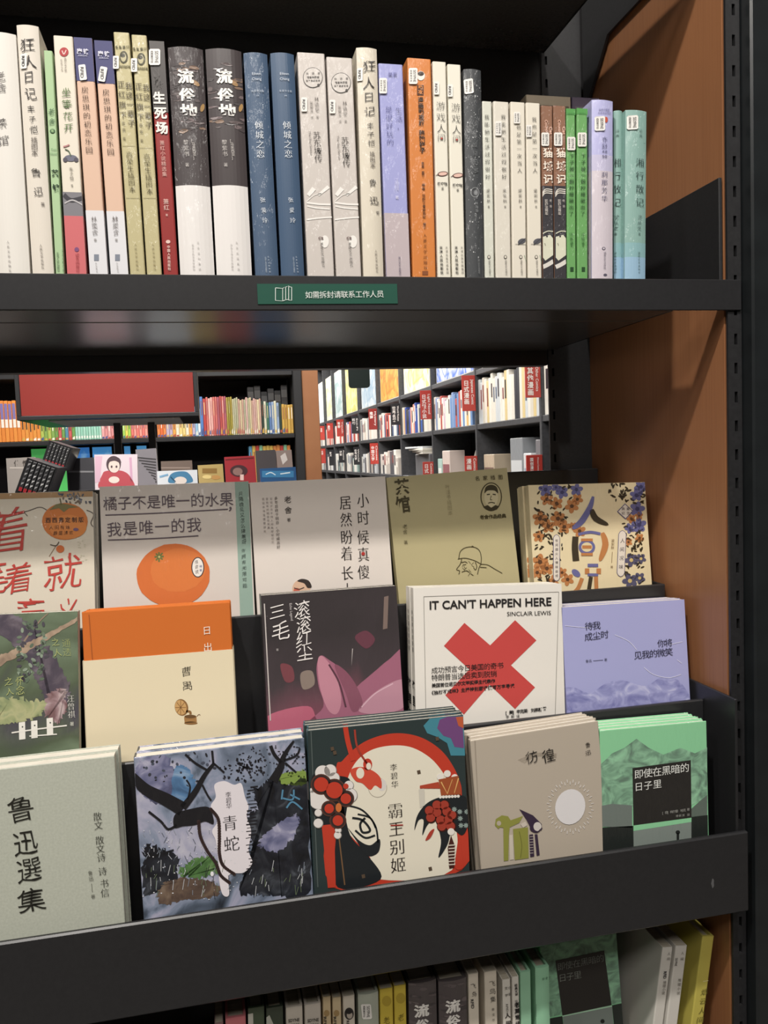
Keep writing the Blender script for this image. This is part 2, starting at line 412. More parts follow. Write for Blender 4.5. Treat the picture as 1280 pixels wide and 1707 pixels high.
def upright(label, k, TL, TR, BL, BR, col, art=None, d=.142, hard=False, bulge=0, y0=.006, group=None, kind='paper', zf=ZS, pages=PAGES, name='book', cat='book', h=None, st=(), gap=.0008):
    O, U, V, w, hh = spine_frame(TL, TR, BL, BR, k, y0, zf, gap)
    h = h or hh
    fr = Frame(O, U, V, bulge, w)
    root = empty(name, fr.mw(), label, cat, group)
    tc = .0024 if hard else .0007; ov = .003 if hard else .0002
    mb = MB(); cover_c(mb, w, d, h, tc, bulge, ink(col, kind) if isinstance(col, str) else col)
    A = Art(fr, mb, k, kind, (.0001, w-.0001, .0001, h-.0001))
    A.w = w; A.h = h
    if art: art(A)
    mb.build('cover', root)
    MB().box(tc+.0001, w-tc-.0001, tc+.0008, d-ov, ov, h-ov, pages).build('page_block', root)
    for s in st: sticker(fr, root, k, *s)
    return root, fr, w, h
def band(A, y0, y1, col, lay=0, cx=None, side=True):
    """a printed zone across the whole spine between two heights in the photo"""
    cx0, cx1 = A.fr.px(A.w/2, A.h), A.fr.px(A.w/2, 0)
    def vv(y):
        Y = K(A.k, 0, y)[1]; t = (Y-cx0[1])/(cx1[1]-cx0[1]); X = cx0[0]+(cx1[0]-cx0[0])*t
        return min(A.h, max(0, A.fr.uv(X, Y)[1]))
    a, b = vv(y1), vv(y0); n = 8
    if a < .006: a = 0
    if b > A.h-.004: b = A.h
    vs = [A.loc(A.w*i/n, z, lay) for i in range(n+1) for z in (a, b)]
    A.mb.add(vs, [(2*i, 2*i+2, 2*i+3, 2*i+1) for i in range(n)], A.M(col))
    if side:                                            # the zone carries on round both sides of the jacket
        for x in (-.00005, A.w+.00005): A.mb.add([(x, .0012, a), (x, .14, a), (x, .14, b), (x, .0012, b)], [(0, 1, 2, 3)], A.M(col))
G1 = 'upright books on the upper shelf'
DK = '#3b3736'
def a1(A):
    A.t('老舍', 8, 410, 18, 480, 62, '#6e6a68', 'v', 'k'); A.t('茶馆', 18, 700, 26, 805, 66, '#6e6a68', 'v', 'k')
    A.t('人民文学出版社', 55, 1430, 68, 1605, 17, '#8a8583')
upright('white hardback at the far left end of the upper row, cut by the photo edge', 1, (-105, 130), (97, 140), (-20, 1612), (193, 1612), '#dedad2', a1, hard=True, bulge=.003, group=G1)
def kr(A, x0, dx, s=1.0, b=0):
    pass
def a2(A):
    A.t('狂', 172, 215, 172, 215, 88, DK, 'v', 'k'); A.t('人', 185, 318, 185, 318, 92, DK, 'v', 'k'); A.t('日记', 182, 410, 192, 515, 78, DK, 'v', 'k')
    A.t('丰子恺', 196, 610, 212, 735, 50, DK, 'v', 'k'); A.t('插图本', 215, 800, 218, 880, 42, '#6a625c')
    A.t('鲁', 226, 1000, 226, 1000, 62, DK, 'v', 'k'); A.t('迅', 240, 1118, 240, 1118, 56, DK, 'v', 'k'); A.t('著', 268, 1195, 268, 1195, 26, '#6a625c')
    A.t('人民文学出版社', 256, 1450, 268, 1585, 18, '#6a625c')
upright('tall cream spine second from the left, brush title, on the upper row', 1, (100, 84), (240, 90), (198, 1612), (337, 1612), '#d9d1c4', a2, hard=True, bulge=.002, group=G1, st=[(150, 312, 40, 92, 'RFID')])
def a3(A):
    A.t('老舍', 318, 620, 322, 680, 42, '#355c37', 'v', 'k'); A.ell(325, 738, 16, 14, '#355c37', 2); A.t('著', 325, 738, 325, 738, 20, '#aed594')
    A.lat('Tea', 316, 860, 350, 858, 14, '#5d8a5c'); A.lat('House', 310, 885, 360, 883, 14, '#5d8a5c')
    A.t('茶馆', 342, 1000, 348, 1090, 46, '#243f28', 'v', 'B'); A.t('天津人民出版社', 357, 1495, 362, 1600, 17, '#33562f'); A.t('天津出版传媒', 390, 1480, 396, 1600, 17, '#33562f')
upright('thin light green spine left of the cream one with pink foot, upper row', 1, (263, 238), (330, 240), (346, 1612), (396, 1612), '#a4c392', a3, group=G1)
def a4(A):
    band(A, 1262, 1612, '#cd666a'); band(A, 1115, 1262, '#7c7a80')
    A.line([(395, 1130), (440, 1165), (515, 1150)], 26, '#3e3c44', 2); A.line([(400, 1185), (450, 1165), (512, 1195)], 9, '#b5b2b4', 3)
    A.ell(396, 248, 28, 28, '#b23a3c', 2); A.line([(384, 240), (396, 262), (410, 236)], 6, '#e8c9c0', 3)
    A.t('我的小书大师', 404, 290, 406, 365, 15, '#6d675c'); A.t('经典文库', 380, 300, 384, 360, 13, '#6d675c')
    A.t('坐等花开', 410, 500, 424, 720, 58, '#5f7a48', 'v', 'k')
    A.ell(438, 905, 40, 20, '#6c6c7c', 3); A.ell(404, 915, 14, 14, '#55505c', 4); A.ell(472, 915, 14, 14, '#55505c', 4); A.line([(402, 850), (425, 862), (440, 895)], 7, '#53644a', 4); A.line([(392, 835), (412, 830), (430, 822)], 9, '#b47c7c', 4)
    A.t('丰子恺', 440, 975, 444, 1030, 26, '#6d675c', 'v', 'k'); A.t('著', 446, 1075, 446, 1075, 16, '#6d675c'); A.t('读者出版社', 478, 1505, 482, 1600, 24, '#a63c42', 'v', 'k'); A.ell(475, 1470, 14, 14, '#7d4a78', 3)
upright('cream spine with grey scene and pink red foot, upper row', 1, (331, 145), (448, 152), (408, 1612), (542, 1612), '#ddd5c4', a4, group=G1)
def fsq(dx, dy):
    def f(A):
        band(A, 100, 428+dy, '#4b4c78'); band(A, 1228+dy*.3, 1612, '#d8d8dc')
        A.t('磨铁', 492+dx, 245+dy, 532+dx, 247+dy, 34, '#d5d5e4', 'h', 'B'); A.lat('XIRON', 482+dx, 275+dy, 540+dx, 277+dy, 8, '#d5d5e4')
        A.t('房思琪的初恋乐园', 526+dx, 485+dy, 552+dx*1.02, 856+dy*.7, 46, '#5a4438', 'v', 's')
        A.t('林奕含', 582+dx, 1285, 588+dx, 1365, 40, '#77716f', 'v', 'k'); A.t('著', 590+dx, 1412, 590+dx, 1412, 20, '#8d8784'); A.rect(582+dx, 1500, 612+dx, 1540, '#7d8492', 2)
        A.t('北京联合', 594+dx, 1555, 600+dx, 1605, 12, '#9b9694')
    return f
upright('first of two spines with indigo top and peach middle, next to the pink-footed one', 1, (457, 158), (566, 160), (548, 1612), (674, 1612), '#d9b59c', fsq(0, 0), group=G1, st=[(512, 377, 44, 96, 'RFID', 0, None, -.12)])
upright('second of two spines with indigo top and peach middle, next to the olive pair', 1, (583, 175), (692, 180), (678, 1612), (800, 1612), '#d9b59c', fsq(130, 15), group=G1, st=[(636, 388, 44, 92, 'RFID', 0, None, .18)])
def olv(dx, dy):
    def f(A):
        A.t('名家插图', 722+dx, 218+dy, 790+dx, 220+dy, 18, '#55522f', 'h', 'B'); A.ell(765+dx, 280+dy, 26, 38, '#4a472c', 2); A.ell(764+dx, 282+dy, 17, 27, '#b9b188', 3); A.ell(760+dx, 270+dy, 15, 12, '#3c3a26', 4)
        A.t('老舍作品经典', 735+dx, 338+dy, 800+dx, 340+dy, 13, '#55522f', 'h', 'B')
        A.t('我这一辈子', 797+dx, 460+dy, 814+dx, 690+dy, 48, '#4a3f28', 'v', 'n'); A.t('正红旗下', 750+dx, 450+dy, 762+dx, 640+dy, 46, '#4a3f28', 'v', 'n')
        A.t('老舍', 764+dx, 690+dy, 767+dx, 730+dy, 24, '#6c6446'); A.t('著', 769+dx, 785+dy, 769+dx, 785+dy, 20, '#6c6446')
        A.line([(755+dx, 830+dy), (835+dx, 830+dy)], 2, '#8a8158', 3); A.line([(780+dx, 1152), (872+dx, 1152)], 2, '#8a8158', 3)
        A.t('高荣生插图本', 800+dx, 885+dy, 818+dx, 1100+dy, 42, '#6a6040', 'v', 's'); A.t('人民文学出版社', 838+dx, 1440, 850+dx, 1590, 16, '#8a7b4e')
    return f
upright('left one of two twin olive spines with portrait medallion, upper row', 1, (698, 124), (802, 128), (802, 1612), (902, 1612), '#bcb283', olv(0, 0), group=G1, kind='wrap', st=[(718, 315, 36, 80, 'RFID')])
upright('right one of two twin olive spines with portrait medallion, beside the dark red spine', 1, (809, 140), (910, 145), (906, 1612), (1003, 1612), '#bcb283', olv(108, 12), group=G1, kind='wrap', st=[(830, 332, 38, 84, 'RFID')])
def a9(A):
    band(A, 130, 620, '#4a4644'); 
    for i in range(26): A.line([(930+A.rng.uniform(0, 70), 340+A.rng.uniform(0, 200))]*1+[(935+A.rng.uniform(0, 75), 380+A.rng.uniform(0, 210))], 2.5, '#6b6765', 2, False)
    A.t('生死场', 985, 535, 1002, 720, 78, '#ece7df', 'v', 'B'); A.t('萧红小说精选集', 1003, 812, 1018, 1005, 31, '#d8aaa0', 'v', 'n'); A.t('萧红', 1027, 1175, 1030, 1212, 36, '#e2c0b6'); A.t('著', 1032, 1258, 1032, 1258, 16, '#e2c0b6')
    A.ell(1040, 1422, 14, 11, '#e2c0b6', 2); A.t('中国人民出版社', 1043, 1455, 1048, 1590, 20, '#e2c0b6', 'v', 'b')
upright('dark red spine with charcoal top and white title, upper row', 1, (920, 178), (1016, 182), (1008, 1612), (1107, 1612), '#97302e', a9, group=G1, kind='gloss', st=[(957, 282, 70, 100, 'S')])
def lsd(dx, dy, dim):
    def f(A):
        band(A, 975+dy, 1545, '#e2dedb'); r = A.rng
        for i in range(34):
            x = 90+dx+r.uniform(0, 220); y = 150+dy+r.uniform(0, 480); c = r.choice(['#6a5e5e', '#5f5656', '#77696a', '#504a4b', '#8a7160', '#4c4546'])
            A.ell(x+ (y-300)*.1, y, r.uniform(18, 50), r.uniform(5, 14), c, 1, 0, 12, .25)
        A.ell(255+dx, 315+dy, 30, 14, '#a78359', 2, .5); A.ell(300+dx, 470+dy, 12, 28, '#b08a52', 2, .3)
        A.t('流', 192+dx, 278, 192+dx, 278, 92, '#efece6', 'v', 'B', 6, 1.15); A.t('俗', 200+dx, 395, 200+dx, 395, 84, '#efece6', 'v', 'B', 6, 1.2); A.t('地', 214+dx, 500, 214+dx, 500, 92, '#efece6', 'v', 'B', 6, 1.25)
        A.t('黎紫书', 193+dx, 700, 198+dx, 775, 36, '#d5cfca', 'v', 's'); A.t('著', 202+dx, 845, 202+dx, 845, 28, '#d5cfca', 'v', 's'); A.t('[马来西亚]', 240+dx, 690, 252+dx, 800, 24, '#c5bfba')
        A.t('北京十月文艺出版社', 238+dx, 1360, 246+dx, 1515, 15, '#a9a5a2'); A.t('北京出版集团', 272+dx, 1345, 284+dx, 1515, 15, '#a9a5a2')
    return f
upright('left of two thick charcoal hardbacks with white lower half, upper row', 2, (75, 75), (303, 92), (152, 1535), (384, 1535), '#4a4344', lsd(0, 0, 0), hard=True, bulge=.004, group=G1, kind='wrap')
upright('right of two thick charcoal hardbacks with white lower half, beside the slate blue pair', 2, (318, 90), (552, 100), (388, 1535), (624, 1535), '#4a4344', lsd(248, 0, 0), hard=True, bulge=.004, group=G1, kind='gloss')
def qcz(dx):
    def f(A):
        A.lat('Eileen', 618+dx, 263, 676+dx, 263, 16, '#c9d2dd'); A.lat('Chang', 618+dx, 296, 680+dx, 297, 16, '#c9d2dd'); A.t('张爱玲全集', 622+dx, 366, 690+dx, 367, 15, '#b5c0ce', 'h'); A.lat('04', 648+dx, 402, 664+dx, 402, 9, '#b5c0ce')
        A.t('倾城之恋', 664+dx, 588, 674+dx, 772, 56, '#e6ebef', 'v', 's'); A.t('张爱玲', 688+dx, 1068, 702+dx, 1200, 36, '#d7dee6', 'v', 'k')
        A.t('北京十月文艺出版社', 706+dx, 1440, 712+dx, 1530, 12, '#aebbca'); A.t('北京出版集团', 724+dx, 1435, 734+dx, 1530, 12, '#aebbca')
    return f
upright('left of two slate blue hardbacks, upper row', 2, (565, 112), (718, 122), (637, 1540), (799, 1540), '#455c78', qcz(0), hard=True, bulge=.003, group=G1, kind='wrap')
upright('right of two slate blue hardbacks, beside the pale grey pair', 2, (737, 114), (892, 122), (806, 1540), (962, 1540), '#455c78', qcz(180), hard=True, bulge=.003, group=G1, kind='gloss')
def sdp(dx, dy):
    def f(A):
        A.ell(160+dx, 270+dy, 64, 66, '#4e4a48', 2); A.ell(160+dx, 270+dy, 60, 62, '#cec7c0', 3); A.t('林语堂', 124+dx, 245+dy, 198+dx, 243+dy, 17, '#4e4a48', 'h', 'n'); A.t('精装插图版', 128+dx, 270+dy, 194+dx, 268+dy, 15, '#4e4a48', 'h', 'b'); A.t('百年典藏纪念', 122+dx, 292+dy, 200+dx, 290+dy, 13, '#4e4a48', 'h', 'b'); A.ell(196+dx, 318+dy, 8, 8, '#4e4a48', 4)
        A.t('林语堂', 184+dx, 410+dy*.8, 187+dx, 480+dy*.8, 30, '#6e6864', 'v', 's'); A.t('著', 190+dx, 525+dy*.8, 190+dx, 525+dy*.8, 18, '#8b8580'); A.t('张振玉', 150+dx, 435+dy*.8, 153+dx, 485+dy*.8, 22, '#8b8580'); A.t('译', 154+dx, 525+dy*.8, 154+dx, 525+dy*.8, 18, '#8b8580')
        A.t('苏东坡传', 185+dx, 645+dy, 196+dx, 795+dy*.9, 54, '#4a4542', 'v', 's'); A.lat('The Gay Genius', 133+dx, 615+dy*.9, 145+dx, 768+dy*.9, 13, '#6e6864', 'r')
        w = '#e9e6e0'
        A.line([(130+dx, 1032), (168+dx, 985)], 24, w, 2, w1=30); A.line([(196+dx, 1030), (262+dx, 975)], 14, w, 2, w1=24); A.line([(120+dx, 1078), (200+dx, 1088), (274+dx, 1090)], 12, w, 2); A.line([(124+dx, 1100), (180+dx, 1112), (270+dx, 1120)], 9, w, 2); A.line([(120+dx, 1188), (200+dx, 1178), (285+dx, 1172)], 10, w, 2); A.line([(120+dx, 1070), (170+dx, 1030), (215+dx, 1020)], 5, w, 2); A.ell(238+dx, 1330, 26, 40, w, 2)
        A.lat('CS', 196+dx, 1316, 228+dx, 1318, 17, '#55302e', 'h', 'b'); A.t('湖南文艺出版社', 216+dx, 1345, 228+dx, 1485, 20, '#4a4542', 'v', 'k')
    return f
upright('left of two pale grey spines with white twig pattern, upper row', 3, (60, 110), (236, 110), (121, 1545), (306, 1545), '#c9c1ba', sdp(0, 0), group=G1, kind='wrap', st=[(104, 446, 38, 92, 'RFID')])
upright('right of two pale grey spines with white twig pattern, beside the tall brush-title spine', 3, (245, 139), (418, 140), (310, 1545), (477, 1545), '#c9c1ba', sdp(182, 34), group=G1, kind='wrap', st=[(286, 460, 38, 88, 'RFID')])
def a16(A):
    A.t('狂', 522, 205, 522, 205, 84, DK, 'v', 'k'); A.t('人', 520, 312, 520, 312, 84, DK, 'v', 'k'); A.t('日记', 520, 402, 524, 495, 72, DK, 'v', 'k')
    A.t('丰子恺', 528, 590, 536, 700, 46, DK, 'v', 'k'); A.t('插图本', 541, 770, 545, 845, 36, '#6a625c'); A.t('鲁', 545, 955, 545, 955, 56, DK, 'v', 'k'); A.t('迅', 554, 1070, 554, 1070, 56, DK, 'v', 'k'); A.t('著', 577, 1147, 577, 1147, 24, '#6a625c'); A.t('人民文学出版社', 565, 1395, 572, 1525, 17, '#6a625c')
upright('tall cream spine with brush title in the middle of the row, beside the lavender one', 3, (440, 78), (573, 86), (483, 1545), (622, 1545), '#d6cdba', a16, hard=True, bulge=.002, group=G1, kind='wrap', st=[(462, 255, 34, 82, 'RFID')])
def a17(A):
    band(A, 1146, 1548, '#bcaeb2'); A.t('果麦', 660, 252, 692, 252, 30, '#4e4f8c', 'h'); A.t('生活，', 713, 485, 722, 590, 46, '#3d3f7e', 'v', 'l'); A.t('是很好玩的', 650, 478, 660, 690, 48, '#3d3f7e', 'v', 'l')
    A.t('汪曾祺', 700, 935, 702, 990, 32, '#d9d8ee', 'v', 'l'); A.t('著', 704, 1045, 704, 1045, 24, '#d9d8ee'); A.t('浙江文艺出版社', 719, 1435, 724, 1540, 16, '#5d5470')
upright('lavender spine with pinkish grey foot, left of the orange one', 3, (585, 180), (742, 183), (632, 1548), (795, 1548), '#9da0d6', a17, hard=True, group=G1, kind='wrap', st=[(613, 325, 50, 100, 'S')])
def a18(A):
    A.ell(858, 258, 26, 30, '#ece4da', 2); A.ell(858, 245, 20, 14, '#3a2c24', 3); A.rect(834, 318, 876, 384, '#5a3018', 2); A.t('助攻', 855, 335, 855, 365, 28, '#d9832f', 'v', 'B')
    A.t('漫画助攻版', 856, 415, 862, 565, 36, '#3a2415', 'v', 'B'); A.t('骆驼祥子', 864, 630, 868, 740, 38, '#3a2415', 'v', 'B'); A.t('老舍·原著', 870, 825, 872, 905, 19, '#4a2c15', 'v', 'b'); A.t('插画·超图教育研究院·绘著', 874, 965, 882, 1240, 20, '#4a2c15', 'v', 'b'); A.t('人民文学出版社', 884, 1290, 888, 1500, 26, '#6a3a15', 'v', 'k'); A.rect(868, 1520, 905, 1546, '#8a4c22', 2)
upright('bright orange spine in the middle of the upper row', 3, (769, 142), (926, 150), (803, 1551), (960, 1551), '#d57c26', a18, group=G1, kind='wrap', st=[(807, 262, 56, 104, 'S')])
def yx(dx, dy):
    def f(A):
        A.t('游戏人', 985+dx, 455+dy*.5, 990+dx, 600+dy*.4, 62, '#2f2c2a', 'v', 'l'); A.t('间', 991+dx, 660+dy*.4, 991+dx, 660+dy*.4, 56, '#2f2c2a', 'v', 'l'); A.ell(992+dx, 664+dy*.4, 6, 7, '#b23a30', 7)
        A.ell(1000+dx, 892+dy*.5, 34, 16, '#5a3a34', 2, -.1); A.ell(1000+dx, 892+dy*.5, 28, 11, '#e0b8a8', 3, -.1); A.line([(955+dx, 902+dy*.5), (975+dx, 897)], 4, '#5a3a34', 3); A.t('梁实秋', 976+dx, 958+dy*.5, 1018+dx, 958+dy*.5, 22, '#2f2c2a', 'h', 'B'); A.t('著', 998+dx, 988+dy*.5, 998+dx, 988+dy*.5, 18, '#2f2c2a')
        A.t('天津人民出版社', 988+dx, 1370, 994+dx, 1530, 20, '#2f2c2a', 'v', 'b'); A.t('天津出版传媒集团', 1024+dx, 1370, 1030+dx, 1530, 16, '#5a5652')
    return f
upright('left of two cream spines right beside the orange spine', 3, (932, 165), (1024, 168), (967, 1551), (1057, 1551), '#e2ddcd', yx(0, 0), group=G1, st=[(958, 340, 34, 84, 'RFID')])
upright('right of two cream spines between the orange and the dark speckled spine', 3, (1029, 183), (1119, 186), (1060, 1551), (1150, 1551), '#e2ddcd', yx(98, 20), group=G1, st=[(1046, 356, 34, 80, 'RFID')])
def a21(A):
    r = A.rng
    for i in range(70): q = r.uniform(.8, 3.6); A.ell(60+r.uniform(0, 105), 150+r.uniform(0, 1180), q, q*r.uniform(1, 2.4), r.choice(['#a9abac', '#7d8082', '#c9cbcc']), 2, 0, 8)
    A.t('城南旧事', 112, 540, 118, 700, 36, '#6f7274', 'v', 'k'); A.ell(115, 835, 28, 32, '#8b8e90', 2); A.ell(115, 835, 23, 27, '#3f4144', 3); A.ell(118, 838, 12, 16, '#7d8082', 4); A.t('林海音', 122, 905, 126, 950, 22, '#8b8e90'); A.line([(90, 990), (160, 995)], 3, '#7d8082', 2)
    A.t('浙江文艺出版社', 137, 1260, 141, 1340, 14, '#8b8e90')
upright('tall dark speckled spine near the middle right of the upper row', 4, (42, 62), (160, 64), (67, 1357), (175, 1357), '#424548', a21, hard=True, bulge=.002, group=G1, kind='wrap', st=[(75, 172, 54, 92, 'S', 0, None, -.08)])
def wn(t, dx, y1, ya, col='#3d3a36', bird=0):
    def f(A):
        A.t(t, 192+dx, 360 if ya is None else ya, 198+dx, y1, 32, col, 'v', 's'); A.t('梁实秋', 200+dx, 822, 203+dx, 885, 24, '#55514c', 'v', 'k'); A.t('著', 204+dx, 922, 204+dx, 922, 14, '#55514c')
        if bird: A.ell(212+dx, 1138, 26, 16, '#55555c', 2, -.4); A.line([(190+dx, 1160), (235+dx, 1120)], 6, '#44444a', 3); A.line([(172+dx, 1156), (250+dx, 1160)], 2.5, '#6a665f', 3); A.line([(228+dx, 1225), (248+dx, 1280)], 3, '#7da17e', 3)
        A.ell(206+dx, 1237, 10, 12, '#55514c', 2); A.ell(206+dx, 1237, 6, 8, '#ddd6c6', 3); A.t('湖南文艺出版社', 208+dx, 1262, 212+dx, 1345, 13, '#55514c')
    return f
upright('narrow white spine just right of the dark speckled one', 4, (163, 260), (226, 260), (179, 1357), (245, 1357), '#d3d4c6', wn('我能把生活过得很好', 0, 735, None), group=G1, kind='wrap')
upright('wider white spine, second right of the dark speckled one', 4, (232, 262), (333, 262), (248, 1357), (350, 1357), '#d9d3c5', wn('我能把生活过得很好', 103, 735, None), group=G1, kind='wrap', st=[(264, 432, 40, 90, 'S')])
upright('first of two cream spines with a small grey bird, upper row', 4, (340, 265), (435, 265), (353, 1357), (446, 1357), '#ddd6c6', wn('也是第一次当人', 200, 695, 425, bird=1), group=G1, st=[(380, 365, 40, 72, 'S')])
upright('second of two cream spines with a small grey bird, left of the brown pair', 4, (438, 270), (528, 270), (449, 1357), (543, 1357), '#ddd6c6', wn('我也是第一次当人', 297, 695, 375, bird=1), group=G1, st=[(455, 448, 36, 76, 'S')])
def mc(dx):
    def f(A):
        band(A, 280, 790, '#8d634a'); band(A, 790, 1357, '#37353a')
        A.lat('Country', 556+dx, 376, 560+dx, 470, 16, '#e4b29a', 'r', 'b'); A.lat('Cat', 583+dx, 420, 586+dx, 470, 18, '#e4b29a', 'r', 'b'); A.t('猫城记', 576+dx, 585, 577+dx, 750, 62, '#efe2d2', 'v', 'b')
        for k in range(3): A.line([(540+dx, 840+k*9), (560+dx, 812+k*12), (604+dx, 815+k*12)], 6, '#d9d2c6', 3)
        A.t('老舍', 592+dx, 885, 593+dx, 920, 18, '#b9b2ac'); A.t('彩图注释版', 565+dx, 885, 567+dx, 965, 20, '#b9b2ac', 'v', 'b')
        A.poly([(543+dx, 1110), (590+dx, 1098), (612+dx, 1120), (612+dx, 1225), (560+dx, 1260), (543+dx, 1240)], '#d6d6bd', 2); A.line([(543+dx, 1090), (575+dx, 1075), (612+dx, 1078)], 6, '#d6d6bd', 3); A.line([(543+dx, 1300), (575+dx, 1285), (612+dx, 1262)], 26, '#d9d5cc', 2); A.ell(570+dx, 1108, 6, 5, '#2c2a2e', 4); A.line([(555+dx, 1150), (560+dx, 1165)], 4, '#8b8a78', 4)
    return f
upright('left of two brown-topped spines with black and white cat picture', 4, (533, 288), (604, 288), (543, 1357), (613, 1357), '#8d634a', mc(0), group=G1, kind='wrap', st=[(557, 500, 48, 84, 'S')])
upright('right of two brown-topped spines with black and white cat picture, beside the green pair', 4, (608, 288), (687, 288), (616, 1357), (693, 1357), '#8d634a', mc(82), group=G1, kind='wrap', st=[(638, 500, 52, 84, 'S')])
def gn(dx, dy):
    def f(A):
        band(A, 300, 345+dy, '#4c9a45'); A.lat('Literature', 697+dx, 340+dy, 742+dx, 340+dy, 8, '#2f6a2c'); A.t('下子被一颗柠檬砸出了', 726+dx, 605, 722+dx, 965, 31, '#1f4a22', 'v', 'n'); A.t('汪曾祺', 722+dx, 1095, 724+dx, 1150, 22, '#2f6a2c', 'v', 'k'); A.t('著', 724+dx, 1165, 724+dx, 1165, 14, '#2f6a2c'); A.rect(716+dx, 1300, 737+dx, 1328, '#1f4a22', 2)
    return f
upright('left of two bright green spines, upper row', 4, (691, 306), (750, 306), (695, 1357), (757, 1357), '#64a458', gn(0, 0), group=G1, kind='wrap', st=[(720, 527, 52, 84, 'S')])
upright('right of two bright green spines, beside the lilac spine', 4, (756, 303), (828, 306), (760, 1357), (830, 1357), '#64a458', gn(72, -2), group=G1, kind='wrap', st=[(788, 502, 56, 88, 'S')])
def a30(A):
    band(A, 700, 1357, '#cdc3cc'); band(A, 600, 700, '#bfbbd8'); A.t('插画珍藏版', 895, 318, 950, 318, 13, '#5a5a86', 'h'); A.t('亦舒作品精选', 890, 338, 960, 338, 13, '#5a5a86', 'h'); A.ell(935, 380, 12, 18, '#c9553c', 2)
    A.t('亦舒', 925, 505, 925, 548, 38, '#4c4c70', 'v', 's'); A.t('作品', 917, 580, 934, 580, 14, '#4c4c70', 'h', 'b'); A.lat('50', 908, 620, 940, 620, 18, '#4c4c70'); A.t('刹那芳华', 924, 725, 924, 875, 42, '#4c4c70', 'v', 's'); A.ell(920, 1187, 11, 10, '#5a5668', 2); A.ell(920, 1187, 6, 6, '#cdc3cc', 3); A.t('湖南文艺出版社', 926, 1215, 926, 1310, 15, '#5a5668', 'v', 'k'); A.ell(930, 1352, 12, 8, '#5a5668', 2)
upright('lilac spine with pale foot pulled forward, left of the teal pair', 4, (849, 256), (985, 256), (849, 1357), (984, 1357), '#b3b3e0', a30, hard=True, bulge=.002, group=G1, kind='wrap', y0=.004, st=[(895, 405, 62, 90, 'S')])
def xx(dx):
    def f(A):
        band(A, 1240, 1357, '#8fb5cf'); band(A, 1150, 1240, '#83b0b4'); A.t('沈从文', 1146+dx, 990, 1142+dx, 1060, 30, '#4c6a66', 'v', 'k'); A.t('著', 1143+dx, 1095, 1143+dx, 1095, 16, '#4c6a66'); A.t('湘行散记', 1147+dx, 650, 1146+dx, 898, 58, '#2c403f', 'v', 's'); A.t('经典', 1152+dx, 450, 1152+dx, 480, 20, '#5c7e78'); A.line([(1115+dx, 524), (1185+dx, 524)], 2, '#6b8f89', 2); A.t('湖南文艺出版社', 1140+dx, 1215, 1142+dx, 1335, 15, '#4c6a66', 'v', 'k')
    return f
upright('inner teal spine, partly hidden by the lilac one', 4, (988, 322), (1045, 322), (988, 1357), (1045, 1357), '#86ada4', xx(-146), d=.13, hard=True, bulge=.002, group=G1, kind='gloss', y0=.014)
upright('outer teal spine, last of the upper row at the right', 4, (1059, 320), (1199, 320), (1057, 1357), (1187, 1357), '#86ada4', xx(0), d=.13, hard=True, bulge=.002, group=G1, kind='wrap', y0=.008, st=[(1100, 398, 66, 88, 'S')])
# two books pushed in behind the row
def back_book(label, x0, x1, yt, Y, col, inner=None, t=.02):
    a, b = onY(x0, yt, Y), onY(x1, yt, Y); w = (b-a).x; h = (a.z+b.z)/2-ZS
    fr = Frame(Vector((a.x, Y, ZS+.0004)), Vector((1, 0, 0)), Vector((0, 0, 1)), 0, w)
    r = empty('book', fr.mw(), label, 'book', 'books lying behind the upper row')
    mb = MB(); mb.box(0, w, 0, .0015, 0, h, ink(col, 'gloss'), .0006); mb.box(0, w, t-.0015, t, 0, h, ink(col, 'gloss'), .0006); mb.box(0, .0015, .0015, t-.0015, 0, h, ink(col, 'gloss'))
    if inner: mb.add([(w*.12, -.0003, h*.05), (w*.95, -.0003, h*.05), (w*.95, -.0003, h*.955), (w*.12, -.0003, h*.955)], [(0, 1, 2, 3)], ink(inner[0])); mb.add([(w*.16, -.0005, h*.07), (w*.92, -.0005, h*.07), (w*.92, -.0005, h*.93), (w*.16, -.0005, h*.93)], [(0, 1, 2, 3)], ink(inner[1]))
    mb.build('cover', r); MB().box(.002, w-.001, .0017, t-.0017, .002, h-.002, PAGES).build('page_block', r); return r
back_book('beige book standing behind the brown-topped pair on the upper shelf', 877, 951, 160, .168, '#a89a84', ('#6f6454', '#93866f'))
back_book('dark violet book peeping out behind the green pair on the upper shelf', 953, 999, 163, .175, '#5d536b', ('#7d7a80', '#86827f'))

